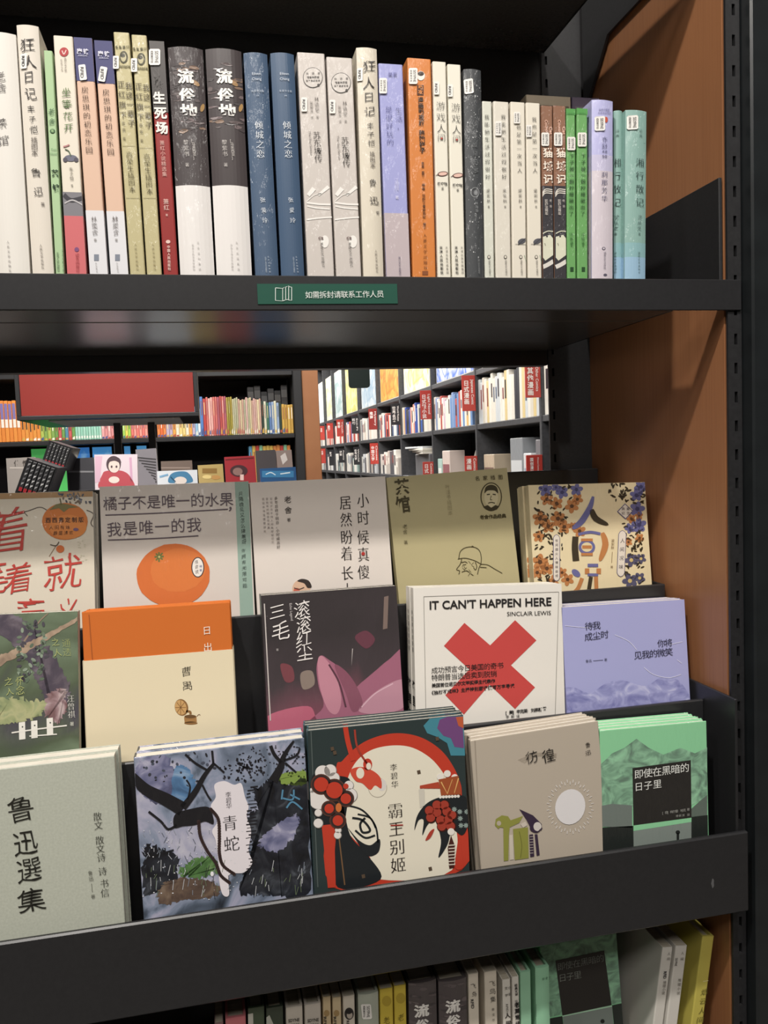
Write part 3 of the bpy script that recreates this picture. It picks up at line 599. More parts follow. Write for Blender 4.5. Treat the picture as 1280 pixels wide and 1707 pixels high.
# ------------------------------------------------------------------ face-out books on the stepped rack
def face_frame(tier, TL, TR, k, dz=0):
    t = T[tier] if isinstance(tier, int) else tier
    th = math.radians(t['th']); zf = t['zf']+.0008; P0 = Vector((0, t['y0']+dz, zf))
    Vp = Vector((0, math.sin(th), math.cos(th))); N = Vector((0, -math.cos(th), math.sin(th)))
    def hit(p): d = ray(*K(k, *p)); return CAM+d*((P0-CAM).dot(N)/d.dot(N))
    a, b = hit(TL), hit(TR); U = (b-a); w = U.length; U.normalize(); V = N.cross(U)
    h = min((a.z-zf)/V.z, (b.z-zf)/V.z)
    return Frame(a-V*h, U, V, 0, w), w, h
def face(label, tier, k, TL, TR, t, col, art=None, hard=False, copies=0, kind='paper', spine=None, group='face-out books on the stepped rack', pages=PAGES, jit=(0, 0), cname=None, obi=None, gap=.0012, dz=0, ov=None, clip=True, spine_txt=()):
    fr, w, h = face_frame(tier, TL, TR, k, dz)
    root = empty('book', fr.mw(), label, 'book', group)
    tc = .0013 if hard else .0006; ov = (.0010 if hard else .0002) if ov is None else ov; sp = spine or col
    m = ink(col, kind) if isinstance(col, str) else col
    mb = MB(); mb.box(0, w, 0, tc, 0, h, m, .0006 if hard else 0); mb.box(0, w, t-tc, t, 0, h, m, .0006 if hard else 0)
    mb.box(0, tc, tc, t-tc, 0, h, ink(sp, kind) if isinstance(sp, str) else sp)
    A = Art(fr, mb, k, kind, (.0002, w-.0002, .0002, h-.0002) if clip else None); A.w = w; A.h = h
    if art: art(A)
    for text, vc, size, c_, sty, gv in spine_txt:               # lettering on the left-hand spine
        for i, ch in enumerate(text):
            V_, F_ = glyph(ch, STY.get(sty, .02)); v0 = vc+gv*((len(text)-1)/2-i)
            mb.add([(-.0003, t*.5-(x-.5)*size, v0+(y-.36)*size) for x, y in V_], F_, ink(c_, kind))
    mb.build('cover', root)
    MB().box(tc+.0001, w-ov, tc+.0002, t-tc-.0002, ov, h-ov, pages).build('page_block', root)
    if obi: obi(A, root, fr, w, h, t)
    r = random.Random(int(w*1e5))
    for i in range(copies):
        d = (i+1)*(t+gap)
        O2 = fr.O-fr.N*d+fr.U*r.uniform(-1, 1)*.0025+fr.V*.0004; f2 = Frame(O2, fr.U, fr.V)
        nm = ['second copy, right behind the front', 'third copy, two behind the front', 'fourth and rearmost copy of the'][i]
        dup(root, f2.mw(), '%s %s' % (nm, cname), group=group)
    return root, fr, w, h
R_ = '#c23c32'
# --- back tier
def b_zhe(A):
    A.poly([(-40, 120), (478, 112), (480, 145), (-40, 160)], '#b08a5c', 1)
    for i in range(30): A.ell(A.rng.uniform(300, 475), 140+A.rng.uniform(-10, 40), 9, 5, A.rng.choice(['#4d5260', '#5f6470', '#7a6a58']), 2, A.rng.uniform(0, 3), 8)
    A.line([(60, 225), (130, 222), (200, 200), (240, 215)], 4, '#5a5048', 2); A.line([(120, 222), (140, 245)], 4, '#5a5048', 2); A.line([(440, 215), (475, 235), (462, 280), (475, 300)], 5, '#5a5048', 2)
    A.ell(330, 272, 116, 94, '#cf7424', 3); A.ell(345, 300, 95, 62, '#d98230', 4); A.poly([(250, 215), (285, 185), (310, 180), (345, 185), (400, 200), (350, 205), (325, 225), (300, 205)], '#7a7442', 5); A.line([(312, 188), (305, 155)], 6, '#5f5a38', 5)
    A.t('西西弗定制版', 245, 266, 412, 264, 28, '#4a2c1c', 'h', 'b'); A.t('人间有味', 260, 303, 345, 303, 23, '#4a2c1c', 'h', 'k'); A.t('最是清欢', 282, 332, 362, 330, 22, '#4a2c1c', 'h', 'k'); A.ell(386, 313, 14, 8, '#7a5a78', 7)
    A.line([(255, 390), (285, 395), (300, 375)], 5, '#5a4a3a', 3); A.line([(285, 395), (250, 450)], 3, '#8a6a4a', 3); A.ell(306, 412, 21, 19, '#cf6a28', 3); A.line([(345, 450), (362, 478)], 5, '#c98a78', 3)
    for i in range(14): A.ell(A.rng.uniform(395, 440), A.rng.uniform(360, 480), 5, 3, '#c9c2a8', 2, 0, 8)
    A.t('着', 36, 325, 36, 325, 230, R_, 'h', 'k', 6); A.t('笔', -40, 560, -40, 560, 180, R_, 'h', 'k'); A.t('着', 95, 560, 95, 560, 170, R_, 'h', 'k'); A.t('就', 320, 530, 320, 530, 180, R_, 'h', 'k', 6, 1.2); A.t('意', 165, 745, 165, 745, 170, R_, 'h', 'k'); A.t('义', 345, 725, 345, 725, 130, R_, 'h', 'k')
face('cream paperback with an orange persimmon and red brush writing, back tier at the left edge', 3, 5, (-160, 132), (472, 118), .016, '#d8cebb', b_zhe, kind='wrap', spine='#b3a68e', copies=1, cname='persimmon paperback at the left edge')
def b_juzi(A):
    A.poly([(1192, 60), (1290, 60), (1290, 800), (1222, 800)], '#8faa9c', 1)
    P = '#5c4e58'
    A.t('橘子不是唯一的水果', 560, 182, 1150, 160, 74, P, 'h', 'n'); A.t('，', 1185, 190, 1185, 190, 60, P, 'h', 'b'); A.line([(535, 240), (800, 230), (1158, 210)], 6, P, 3)
    A.t('我是唯一的我', 580, 313, 985, 290, 78, P, 'h', 'n'); A.line([(548, 367), (800, 358), (1008, 345)], 6, P, 3)
    A.ell(880, 545, 187, 160, '#d46a1e', 3, -.1, 40, .012); A.ell(905, 520, 140, 110, '#d97426', 4, -.1, 40, .02)
    A.line([(785, 452), (832, 450)], 9, '#6a7434', 5); A.line([(808, 428), (808, 478)], 9, '#6a7434', 5); A.line([(792, 435), (826, 466)], 8, '#6a7434', 5); A.line([(826, 432), (792, 470)], 8, '#6a7434', 5); A.ell(809, 452, 6, 6, '#c9b86a', 6)
    A.ell(1005, 505, 33, 52, '#3a2f34', 5); A.ell(1005, 505, 28, 47, '#e8e2da', 6); A.t('佳音说', 998, 478, 1000, 528, 20, '#4a4048', 'v', 'k', 7); A.t('编著', 1020, 500, 1020, 520, 14, '#5a6aa0', 'v', 'n', 7)
    A.t('只隔晚风又怎么睡着呀', 1222, 132, 1240, 375, 24, '#3c4a46', 'v', 'k'); A.t('你拥有无限可能', 1236, 420, 1244, 598, 22, '#3c4a46', 'v', 'k')
face('pale paperback with a big orange tangerine and a grey-green right strip, back tier', 3, 5, (505, 96), (1262, 68), .017, '#d3c9c0', b_juzi, kind='wrap', spine='#8a7f78')
def b_xsh(A):
    D = '#2c2625'
    for ch, x, y in (('小', 546, 172), ('时', 547, 250), ('候', 547, 335), ('真', 548, 412), ('傻', 549, 490), ('居', 468, 182), ('然', 471, 258), ('盼', 473, 335), ('着', 474, 408), ('长', 476, 495), ('大', 478, 570)): A.t(ch, x, y, x, y, 68, D, 'v', 's', 6, .82)
    A.ell(547, 408, 8, 8, '#b2302a', 7); A.t('老舍', 212, 168, 214, 215, 33, D, 'v', 'n'); A.t('著', 217, 258, 217, 258, 17, D)
    A.t('多年后终于明白，小时候真好', 160, 162, 171, 378, 16, '#6a605c'); 
    for x, n, t in ((138, 12, '可惜岁月不待人间美好如初见'), (120, 8, '那些年的糊涂与天真'), (103, 9, '在这本书里慢慢讲来')): A.t(t, x, 165, x+7, 165+n*16, 12, '#958a86')
    A.ell(272, 565, 40, 42, '#d9b294', 3); A.poly([(255, 530), (275, 520), (305, 528), (318, 555), (300, 560), (285, 540)], '#3a302c', 5, True); A.ell(252, 572, 14, 12, '#c9604a', 4); A.line([(240, 560), (262, 566), (285, 558)], 4, '#4a3a34', 5); A.line([(248, 590), (290, 590)], 6, '#eee6da', 5, False)
face('white paperback with two columns of tall black characters, back tier', 3, 6, (43, 92), (645, 64), .014, '#dbd1c8', b_xsh, kind='gloss')
def b_cg(A):
    D = '#453d22'
    A.t('茶', 720, 112, 720, 112, 76, D, 'v', 'b', 6, .9); A.t('馆', 724, 190, 724, 190, 78, D, 'v', 'b', 6, .85); A.t('老舍', 733, 288, 734, 312, 22, '#5a5232', 'v', 's'); A.t('著', 736, 358, 736, 358, 20, '#5a5232', 'v', 's')
    A.t('叶浅予插图本', 922, 110, 934, 228, 22, '#8a7f58', 'v', 'l'); A.t('名家插图', 1055, 74, 1157, 68, 22, D, 'h', 'n'); A.t('老舍作品经典', 1075, 246, 1172, 240, 20, D, 'h', 'b')
    A.ell(1116, 155, 48, 64, D, 2); A.ell(1116, 155, 43, 59, '#b3a77d', 3); A.ell(1116, 158, 30, 44, '#c2b78f', 4); A.poly([(1086, 140), (1092, 112), (1116, 102), (1140, 112), (1146, 140), (1130, 128), (1100, 128)], '#3d3620', 5, True); A.line([(1096, 146), (1110, 144)], 5, '#3d3620', 6); A.line([(1122, 144), (1136, 146)], 5, '#3d3620', 6); A.line([(1116, 150), (1112, 168), (1120, 168)], 3, '#5a5030', 6); A.line([(1102, 184), (1116, 180), (1132, 184)], 4, '#3d3620', 6); A.poly([(1080, 200), (1100, 192), (1116, 204), (1134, 192), (1152, 198), (1140, 212), (1116, 218), (1094, 212)], '#3d3620', 5)
    L = lambda p, w=3.2: A.line(p, w, '#4a4228', 4)
    L([(972, 432), (978, 400), (1000, 382), (1035, 378), (1062, 392), (1072, 425), (1070, 455)]); L([(968, 432), (1000, 428), (1040, 438), (1072, 455)]); L([(985, 432), (978, 455), (962, 478), (975, 484), (972, 500)]); L([(985, 448), (1000, 444), (1010, 450)]); L([(990, 458), (1004, 456)]); L([(1070, 455), (1062, 470), (1055, 500)]); L([(1045, 445), (1052, 465), (1046, 480), (1038, 470)]); L([(1070, 455), (1100, 458), (1130, 475), (1165, 495)]); L([(1066, 468), (1095, 470)]); L([(985, 490), (1005, 484), (1020, 492)]); L([(1028, 380), (1032, 374), (1038, 378)])
    for i in range(14): x = 985+A.rng.uniform(0, 55); y = 440+A.rng.uniform(0, 60); L([(x, y), (x+A.rng.uniform(-12, 12), y+A.rng.uniform(6, 14))], 1.6)
face('olive paperback with an oval portrait and a line drawing of an old man, back tier', 3, 6, (650, 70), (1186, 26), .012, '#b2a77c', b_cg, kind='gloss')
def b_flower(A):
    r = A.rng; OR = '#bd7a3e'; BL = '#67679a'; DKL = '#3c3322'
    def fl(x, y, q, c, c2='#5a3a20'):
        for i in range(5): t = i*1.2566+x; A.ell(x+q*.6*math.cos(t), y+q*.6*math.sin(t), q*.5, q*.38, c, 2, t, 10)
        A.ell(x, y, q*.3, q*.3, c2, 3, 0, 8)
    def leaf(x, y, q, t): A.ell(x, y, q, q*.42, DKL, 2, t, 8)
    def patch(x0, x1, y0, y1, n, kinds, nl, f=lambda x, y: True):
        for i in range(nl):
            x, y = r.uniform(x0, x1), r.uniform(y0, y1)
            if f(x, y): leaf(x, y, r.uniform(6, 10), r.uniform(0, 3.14))
        for i in range(n):
            x, y = r.uniform(x0, x1), r.uniform(y0, y1)
            if f(x, y): c = r.choice(kinds); fl(x, y, r.uniform(14, 21), c)
    patch(505, 640, 85, 455, 0, [], 130, lambda x, y: x < 640-(y-100)*.16)
    patch(760, 905, 78, 150, 0, [], 45, lambda x, y: x > 740+(y-78)*.9); patch(815, 892, 200, 440, 0, [], 60)
    for p in ((540, 100, 24), (600, 110, 22), (652, 100, 22), (578, 92, 16), (885, 90, 24), (868, 120, 22), (872, 170, 26), (878, 228, 26), (845, 240, 18)): fl(*p, BL, '#3c3c66')
    for p in ((545, 135, 22), (580, 150, 22), (635, 160, 24), (655, 135, 20), (520, 205, 26), (585, 205, 26), (550, 232, 24), (608, 235, 24), (515, 270, 20), (663, 250, 22), (640, 232, 14), (520, 362, 28), (545, 385, 24), (510, 400, 22), (600, 400, 18), (620, 425, 22), (570, 430, 20), (850, 205, 16), (880, 275, 16), (840, 290, 14), (878, 195, 14)): fl(*p, OR)
    for p in ((850, 355, 24), (885, 350, 18), (845, 430, 26), (880, 420, 20)): fl(*p, '#55536e', '#c9b06a')
    A.line([(712, 125), (700, 165), (670, 215), (636, 242)], 14, BL, 5, taper=True, w1=30); A.line([(706, 172), (722, 205), (768, 228)], 22, DKL, 5, taper=True)
    A.line([(648, 270), (646, 310), (650, 358)], 22, DKL, 5, w1=24); A.line([(658, 262), (700, 254), (738, 260)], 10, BL, 5); A.line([(745, 256), (756, 300), (735, 360)], 20, OR, 5, taper=True, w1=26)
    A.ell(689, 308, 30, 26, BL, 5); A.ell(689, 308, 20, 17, '#dccb9c', 6); A.line([(668, 282), (710, 282)], 10, OR, 7); A.line([(668, 334), (710, 334)], 10, OR, 7); A.line([(672, 308), (706, 308)], 12, OR, 7)
    A.ell(650, 402, 18, 11, BL, 5, .7); A.line([(672, 420), (658, 455), (640, 475)], 14, OR, 5); A.line([(690, 385), (690, 405)], 16, OR, 5); A.line([(732, 385), (732, 405)], 16, OR, 5); A.line([(692, 374), (730, 374)], 12, BL, 5); A.line([(692, 408), (730, 408)], 10, BL, 5); A.line([(704, 415), (696, 465)], 14, DKL, 5); A.line([(722, 415), (724, 470)], 14, OR, 5)
    def pill(x0, y0, x1, y1, sk, t, sz, ty0, ty1):
        w = (x1-x0)/2; A.poly([(x0, y0+w), (x0+w*.4, y0+w*.3), (x0+w, y0), (x1-w*.4, y0+w*.3), (x1, y0+w), (x1+sk, y1-w), (x1-w*.4+sk, y1-w*.3), (x1-w+sk, y1), (x0+w*.4+sk, y1-w*.3), (x0+sk, y1-w)], '#5a5378', 5)
        w -= 2; x0 += 2; x1 -= 2; y0 += 2; y1 -= 2; A.poly([(x0, y0+w), (x0+w*.4, y0+w*.3), (x0+w, y0), (x1-w*.4, y0+w*.3), (x1, y0+w), (x1+sk, y1-w), (x1-w*.4+sk, y1-w*.3), (x1-w+sk, y1), (x0+w*.4+sk, y1-w*.3), (x0+sk, y1-w)], '#ddd3c4', 6)
        m = (x0+x1)/2; A.t(t, m, ty0, m+sk*.9, ty1, sz, '#4a4048', 'v', 'n', 8)
    pill(803, 247, 832, 416, -6, '人间况味', 17, 285, 380); pill(567, 262, 592, 432, 0, '世间烟火人情味自成', 11, 285, 412)
    A.poly([(798, 180), (827, 150), (856, 178), (829, 208)], '#5a5378', 5); A.poly([(802, 180), (827, 154), (852, 178), (829, 204)], '#ddd3c4', 6); A.t('典藏', 820, 170, 838, 170, 12, '#4a4048', 'h', 'n', 8); A.t('纪念', 820, 186, 838, 186, 12, '#4a4048', 'h', 'n', 8); A.t('梁实秋', 783, 285, 782, 310, 12, '#7a5f38'); A.line([(781, 325), (779, 365)], 1.6, '#7a5f38', 4, False); A.t('著', 779, 380, 779, 380, 10, '#7a5f38')
face('cream book with blue and orange printed flowers, back tier at the right', 3, 7, (478, 84), (899, 73), .0125, '#e0cfa4', b_flower, kind='wrap', spine='#c9b98e', copies=2, cname='flower-printed book')
# --- middle tier
WANG = noisy('green_painted_cover', [(.25, '#4a4553'), (.42, '#546049'), (.55, '#6c7d63'), (.72, '#879a7c')], (14, 14, 11), 3, .4, True, None, 1.2)
def wn_(n, *c): return noisy(n, list(zip((.32, .46, .58, .7), c)), (60, 60, 60), 5, .4, True, None, .8)
WVIO = wn_('violet_shade_paint', '#4a4450', '#544b58', '#665c66', '#7d7480'); WTAN = wn_('tan_branch_paint', '#8a7462', '#a58d76', '#b59c84', '#97836c'); WYEL = wn_('yellow_green_paint', '#7c8a62', '#98a070', '#b0b080', '#8a9a70'); WPNK = wn_('pink_grey_paint', '#7a5a5c', '#a08488', '#c4b0b0', '#8a7478')
def b_wang(A):
    A.poly([(-60, 740), (60, 745), (150, 800), (215, 860), (290, 980), (350, 1100), (345, 1180), (300, 1215), (230, 1180), (180, 1060), (100, 930), (-60, 800)], WVIO, 1, True, 2); A.poly([(-60, 985), (60, 925), (220, 850), (400, 757), (400, 772), (240, 872), (90, 960), (-60, 1030)], WTAN, 2, True, .8); A.line([(95, 940), (130, 870), (200, 780), (245, 738)], 10, '#94806c', 2, w1=5)
    A.poly([(-60, 1165), (40, 1170), (140, 1180), (240, 1192), (225, 1240), (150, 1280), (60, 1300), (-60, 1290)], WYEL, 1.2, True, 2); A.poly([(240, 1160), (300, 1120), (335, 1150), (330, 1230), (290, 1290), (240, 1250)], WPNK, 1.6, True, 2.5)
    for i in range(70): A.ell(A.rng.uniform(90, 240), A.rng.uniform(780, 1080), 14, 8, A.rng.choice(['#5d6d5a', '#6d7d68', '#8a9a86', '#4e4a52']), 3, A.rng.uniform(0, 3), 8)
    Y = '#a9b06a'; A.t('通透', 337, 890, 341, 935, 46, Y, 'v', 'l'); A.t('之人', 283, 885, 291, 938, 42, Y, 'v', 'k'); A.t('怀念', 100, 1082, 103, 1130, 46, Y, 'v', 'k'); A.t('之人', 43, 1085, 50, 1136, 42, Y, 'v', 'k'); A.t('汪曾祺', 359, 1172, 364, 1252, 40, '#e4e2da', 'v', 's'); A.t('著', 366, 1300, 366, 1300, 22, '#cfd0c4')
    for x, y in ((113, 1335), (175, 1328), (254, 1314)): A.poly([(x-17, y-42), (x+15, y-46), (x+17, y+42), (x-15, y+46)], '#e6e3da', 4); A.ell(x+2, y-20, 4, 4, '#3c443c', 5)
    A.line([(60, 1345), (200, 1325), (340, 1308)], 7, '#e6e3da', 5); A.line([(150, 1362), (290, 1352)], 6, '#e6e3da', 5)
face('green and violet painted book with yellow-green characters, middle tier at the left edge', 2, 5, (-190, 752), (394, 728), .014, WANG, b_wang, spine='#5a6450')
def b_ric(A):
    A.t('日', 1051, 826, 1051, 826, 46, '#efe2d2', 'v', 'n'); A.t('出', 1056, 911, 1056, 911, 48, '#efe2d2', 'v', 'n'); A.line([(452, 745), (470, 980)], 5, '#a9551c', 2, False)
def obi_ric(A, root, fr, w, h, t):
    mb = MB(); B = Art(fr, mb, 5, 'paper'); c = ink('#e0d2b0')
    v = fr.uv(*K(5, 800, 951))[1]
    mb.box(-.0006, w+.0006, -.0009, -.0002, -.0002, v, c); mb.box(-.0009, -.0004, -.0009, t+.0004, -.0002, v, c); mb.box(w+.0004, w+.0009, -.0009, t+.0004, -.0002, v, c)
    B.dn, B.rt = A.dn, A.rt; L = 9
    B.t('曹', 947, 1035, 947, 1035, 56, '#3a3226', 'v', 'k', L); B.t('禺', 951, 1106, 951, 1106, 54, '#3a3226', 'v', 'k', L)
    B.ell(922, 1216, 34, 43, '#8a6232', L, -.25); B.ell(918, 1216, 29, 38, '#c79a5a', L+1, -.25)
    for i in range(8): q = i*.785; B.line([(918, 1216), (918+27*math.cos(q), 1216+36*math.sin(q))], 3, '#8a6232', L+2, False)
    B.line([(940, 1235), (965, 1238), (968, 1252)], 12, '#8a6232', L); B.poly([(935, 1265), (998, 1262), (1000, 1290), (938, 1294)], '#a3763e', L); B.ell(967, 1262, 30, 9, '#6a4a26', L+1); B.ell(970, 1296, 34, 8, '#8a6232', L); B.line([(1000, 1262), (1010, 1252), (1018, 1256)], 3, '#6a4a26', L+1)
    prop(mb.build('paper_band', root), 'cream paper band with a small gramophone')
face('orange hardback with a cream paper band and gramophone, middle tier', 2, 5, (415, 733), (1168, 682), .015, '#d06a14', b_ric, hard=True, kind='gloss', obi=obi_ric, copies=1, gap=.0024, cname='orange hardback with the cream band')
GUN = noisy('dark_rose_cover', [(.18, '#b0506a'), (.34, '#9a5468'), (.5, '#6a4550'), (.62, '#453c40'), (.8, '#3a3436')], (16, 16, 10), 4, .35, True, (.02, .17, .62), .8)
def b_gun(A):
    A.poly([(345, 885), (362, 860), (395, 880), (430, 905), (470, 950), (510, 1000), (540, 980), (600, 930), (660, 880), (735, 840), (745, 1090), (640, 1140), (300, 1180), (370, 1090), (350, 1000), (340, 930)], '#a3627a', 1, True)
    A.poly([(345, 890), (362, 862), (400, 900), (430, 960), (450, 1060), (430, 1120), (390, 1100), (355, 1000)], '#c48496', 2, True); A.poly([(420, 905), (470, 930), (520, 1000), (545, 1080), (500, 1110), (470, 1030)], '#8a5064', 2, True); A.poly([(530, 1110), (560, 1060), (620, 1010), (700, 970), (735, 980), (740, 1080), (640, 1120)], '#c08a9c', 2, True); A.line([(395, 900), (440, 980), (470, 1090)], 8, '#5c3644', 3); A.line([(540, 1090), (600, 1030), (680, 985)], 5, '#dcb2c0', 3)
    A.poly([(120, 1130), (300, 1085), (345, 1150), (420, 1200), (120, 1220)], '#bc6078', 1, True); A.poly([(180, 900), (230, 910), (240, 970), (200, 975)], '#7a4048', 1, True); A.poly([(270, 940), (320, 930), (330, 990), (280, 1010)], '#8a7a70', 1, True); A.poly([(640, 600), (660, 595), (655, 740), (635, 745)], '#7d6a62', 1); A.line([(500, 830), (495, 910)], 5, '#cfc6c4', 2, taper=True); A.poly([(510, 780), (560, 750), (600, 790), (560, 830)], '#6a3a48', 1, True)
    Wt = '#ece6e2'
    for ch, x, y in (('滚', 275, 655), ('滚', 282, 722), ('红', 284, 788), ('尘', 288, 850)): A.t(ch, x, y, x, y, 72, Wt, 'v', 'k')
    A.t('三', 166, 665, 166, 665, 70, Wt, 'v', 'k'); A.t('毛', 182, 752, 182, 752, 92, Wt, 'v', 'k'); A.lat('Echo Legend', 219, 628, 226, 706, 11, '#cfc8c6', 'r'); A.t('著', 166, 835, 166, 835, 12, '#b5aeac')
    A.line([(108, 630), (135, 1150)], 5, '#c9c0bc', 4, False)
face('dark rose cover with white brush characters and folded hands, middle tier', 2, 6, (92, 594), (694, 550), .012, GUN, b_gun, spine='#3a3436', copies=1, cname='dark rose cover with white brush characters', kind='wrap')
def b_it(A):
    D = '#262424'; Rd = '#c9423e'
    for p in ([(100, 487), (588, 470)], [(588, 470), (575, 915)], [(100, 487), (108, 925)]): A.line(p, 1.8, '#8f8b84', 2, False)
    A.lat('IT CAN’T HAPPEN HERE', 119, 533, 561, 519, 29, D, 'h', 'b'); A.lat('SINCLAIR LEWIS', 400, 557, 559, 553, 15, D, 'h', 'n')
    A.poly([(173, 665), (247, 582), (340, 663), (430, 572), (507, 645), (415, 735), (502, 815), (430, 893), (338, 805), (245, 913), (178, 843), (265, 750)], Rd, 2)
    A.t('成功预言今日美国的奇书', 139, 754, 376, 736, 25, D, 'h', 'n'); A.t('特朗普当选后卖到脱销', 139, 780, 352, 766, 25, D, 'h', 'n'); A.t('美国首位诺贝尔文学奖得主代表作', 136, 808, 350, 792, 16, D, 'h', 'b'); A.t('《独树不成林》主播特别翻译撰写万字导读', 128, 835, 420, 809, 16, D, 'h', 'b')
    A.t('[美]辛克莱·刘易斯', 402, 906, 520, 895, 15, D, 'h', 'b'); A.t('著', 536, 892, 536, 892, 15, D, 'h', 'b'); A.t('李斯译', 402, 922, 440, 919, 13, D, 'h', 'n')
face('white paperback with a big red X on its cover, middle tier', 2, 7, (62, 456), (598, 440), .0115, '#e4dfd6', b_it, kind='paper', copies=2, cname='white paperback with the red X', spine_txt=[('这里不会发生', .062, .0105, '#2a2726', 'B', .0155), ('辛克莱刘易斯著', .155, .005, '#4a4644', 'n', .0062)])
def b_dai(A):
    D = '#2c2b44'
    A.poly([(597, 830), (640, 815), (700, 835), (760, 800), (820, 790), (900, 810), (960, 780), (1032, 800), (1030, 900), (597, 930)], CLOUD, 1, True)
    A.t('待我', 696, 594, 724, 591, 31, D, 'h', 'n'); A.t('成尘时', 695, 632, 753, 624, 31, D, 'h', 'n'); A.t('你将', 958, 656, 984, 654, 30, D, 'h', 'n'); A.t('见我的微笑', 874, 699, 985, 687, 31, D, 'h', 'n'); A.t('鲁迅', 690, 720, 701, 719, 11, D, 'h', 'n'); A.line([(712, 719), (748, 716)], 1.5, D, 4, False); A.t('著', 757, 715, 757, 715, 11, D, 'h')
    Wt = '#d5d5ee'
    for p in ([(610, 592), (650, 596), (700, 600)], [(790, 625), (840, 648), (870, 680)], [(895, 742), (930, 768), (985, 780), (1030, 768)], [(1015, 715), (1032, 728)], [(990, 660), (1035, 650)]): A.line(p, 2.2, Wt, 3)
CLOUD = noisy('violet_cloud_print', [(.3, '#7779b4'), (.45, '#8f91c6'), (.58, '#a3a5d6'), (.68, '#bcbde2')], (50, 50, 70), 5, .4, False, None, 1.5)
face('lavender paperback with dark blue characters and cloud pattern, middle tier at the right', 2, 7, (598, 526), (1042, 497), .0115, '#a3a5d6', b_dai, kind='paper', copies=2, cname='lavender paperback on the middle tier')
# --- front tier
def b_lx(A):
    D = '#26251f'
    for ch, x, y, s in (('鲁', 86, 390, 115), ('迅', 105, 528, 105), ('選', 120, 640, 108), ('集', 128, 765, 112)): A.t(ch, x, y, x, y, s, D, 'v', 'k', 6, 1.05)
    t = [('散', 400, 420), ('文', 404, 457), ('散', 409, 517), ('文', 412, 553), ('诗', 416, 589), ('诗', 421, 645), ('书', 428, 695), ('信', 431, 733)]
    for ch, x, y in t: A.t(ch, x, y, x, y, 38, '#4c4d44', 'v', 's')
    A.t('鲁迅', 371, 652, 374, 675, 20, '#6a6b60'); A.line([(376, 695), (379, 730)], 2, '#6a6b60', 4, False); A.t('著', 382, 748, 382, 748, 18, '#6a6b60')
LINEN = noisy('grey_green_linen', [(.3, '#adb1a2'), (.7, '#b8bcad')], (500, 500, 500), 3, .7)
face('grey-green linen hardback with black brush title, front tier at the left edge', 1, 8, (-300, 262), (470, 172), .0165, LINEN, b_lx, hard=True, copies=1, cname='grey-green linen hardback')
QING = noisy('misty_forest_cover', [(.26, '#2b2f36'), (.37, '#5a6678'), (.47, '#8691a8'), (.57, '#a9a9c0'), (.7, '#c6c4d0')], (22, 22, 22), 6, .3, True, None, 1.4)
def qn(n, *c): return noisy(n, list(zip((.3, .45, .58, .7), c)), (45, 45, 45), 6, .3, True, None, 1.2)
QBLUE = qn('blue_mist', '#3e5f84', '#5580ac', '#86a4c4', '#b0b6cc'); QVIO = qn('violet_mist', '#4a4a66', '#66698c', '#8c8cab', '#b5b3c8'); QGRN = qn('green_bank', '#2e4a2c', '#4f7a3e', '#6c8f58', '#98a88a'); QBRN = qn('brown_bank', '#40332e', '#5c4a40', '#74604f', '#8b7a6a'); QDRK = qn('dark_trunk', '#17181c', '#20222a', '#2e3138', '#50555e')
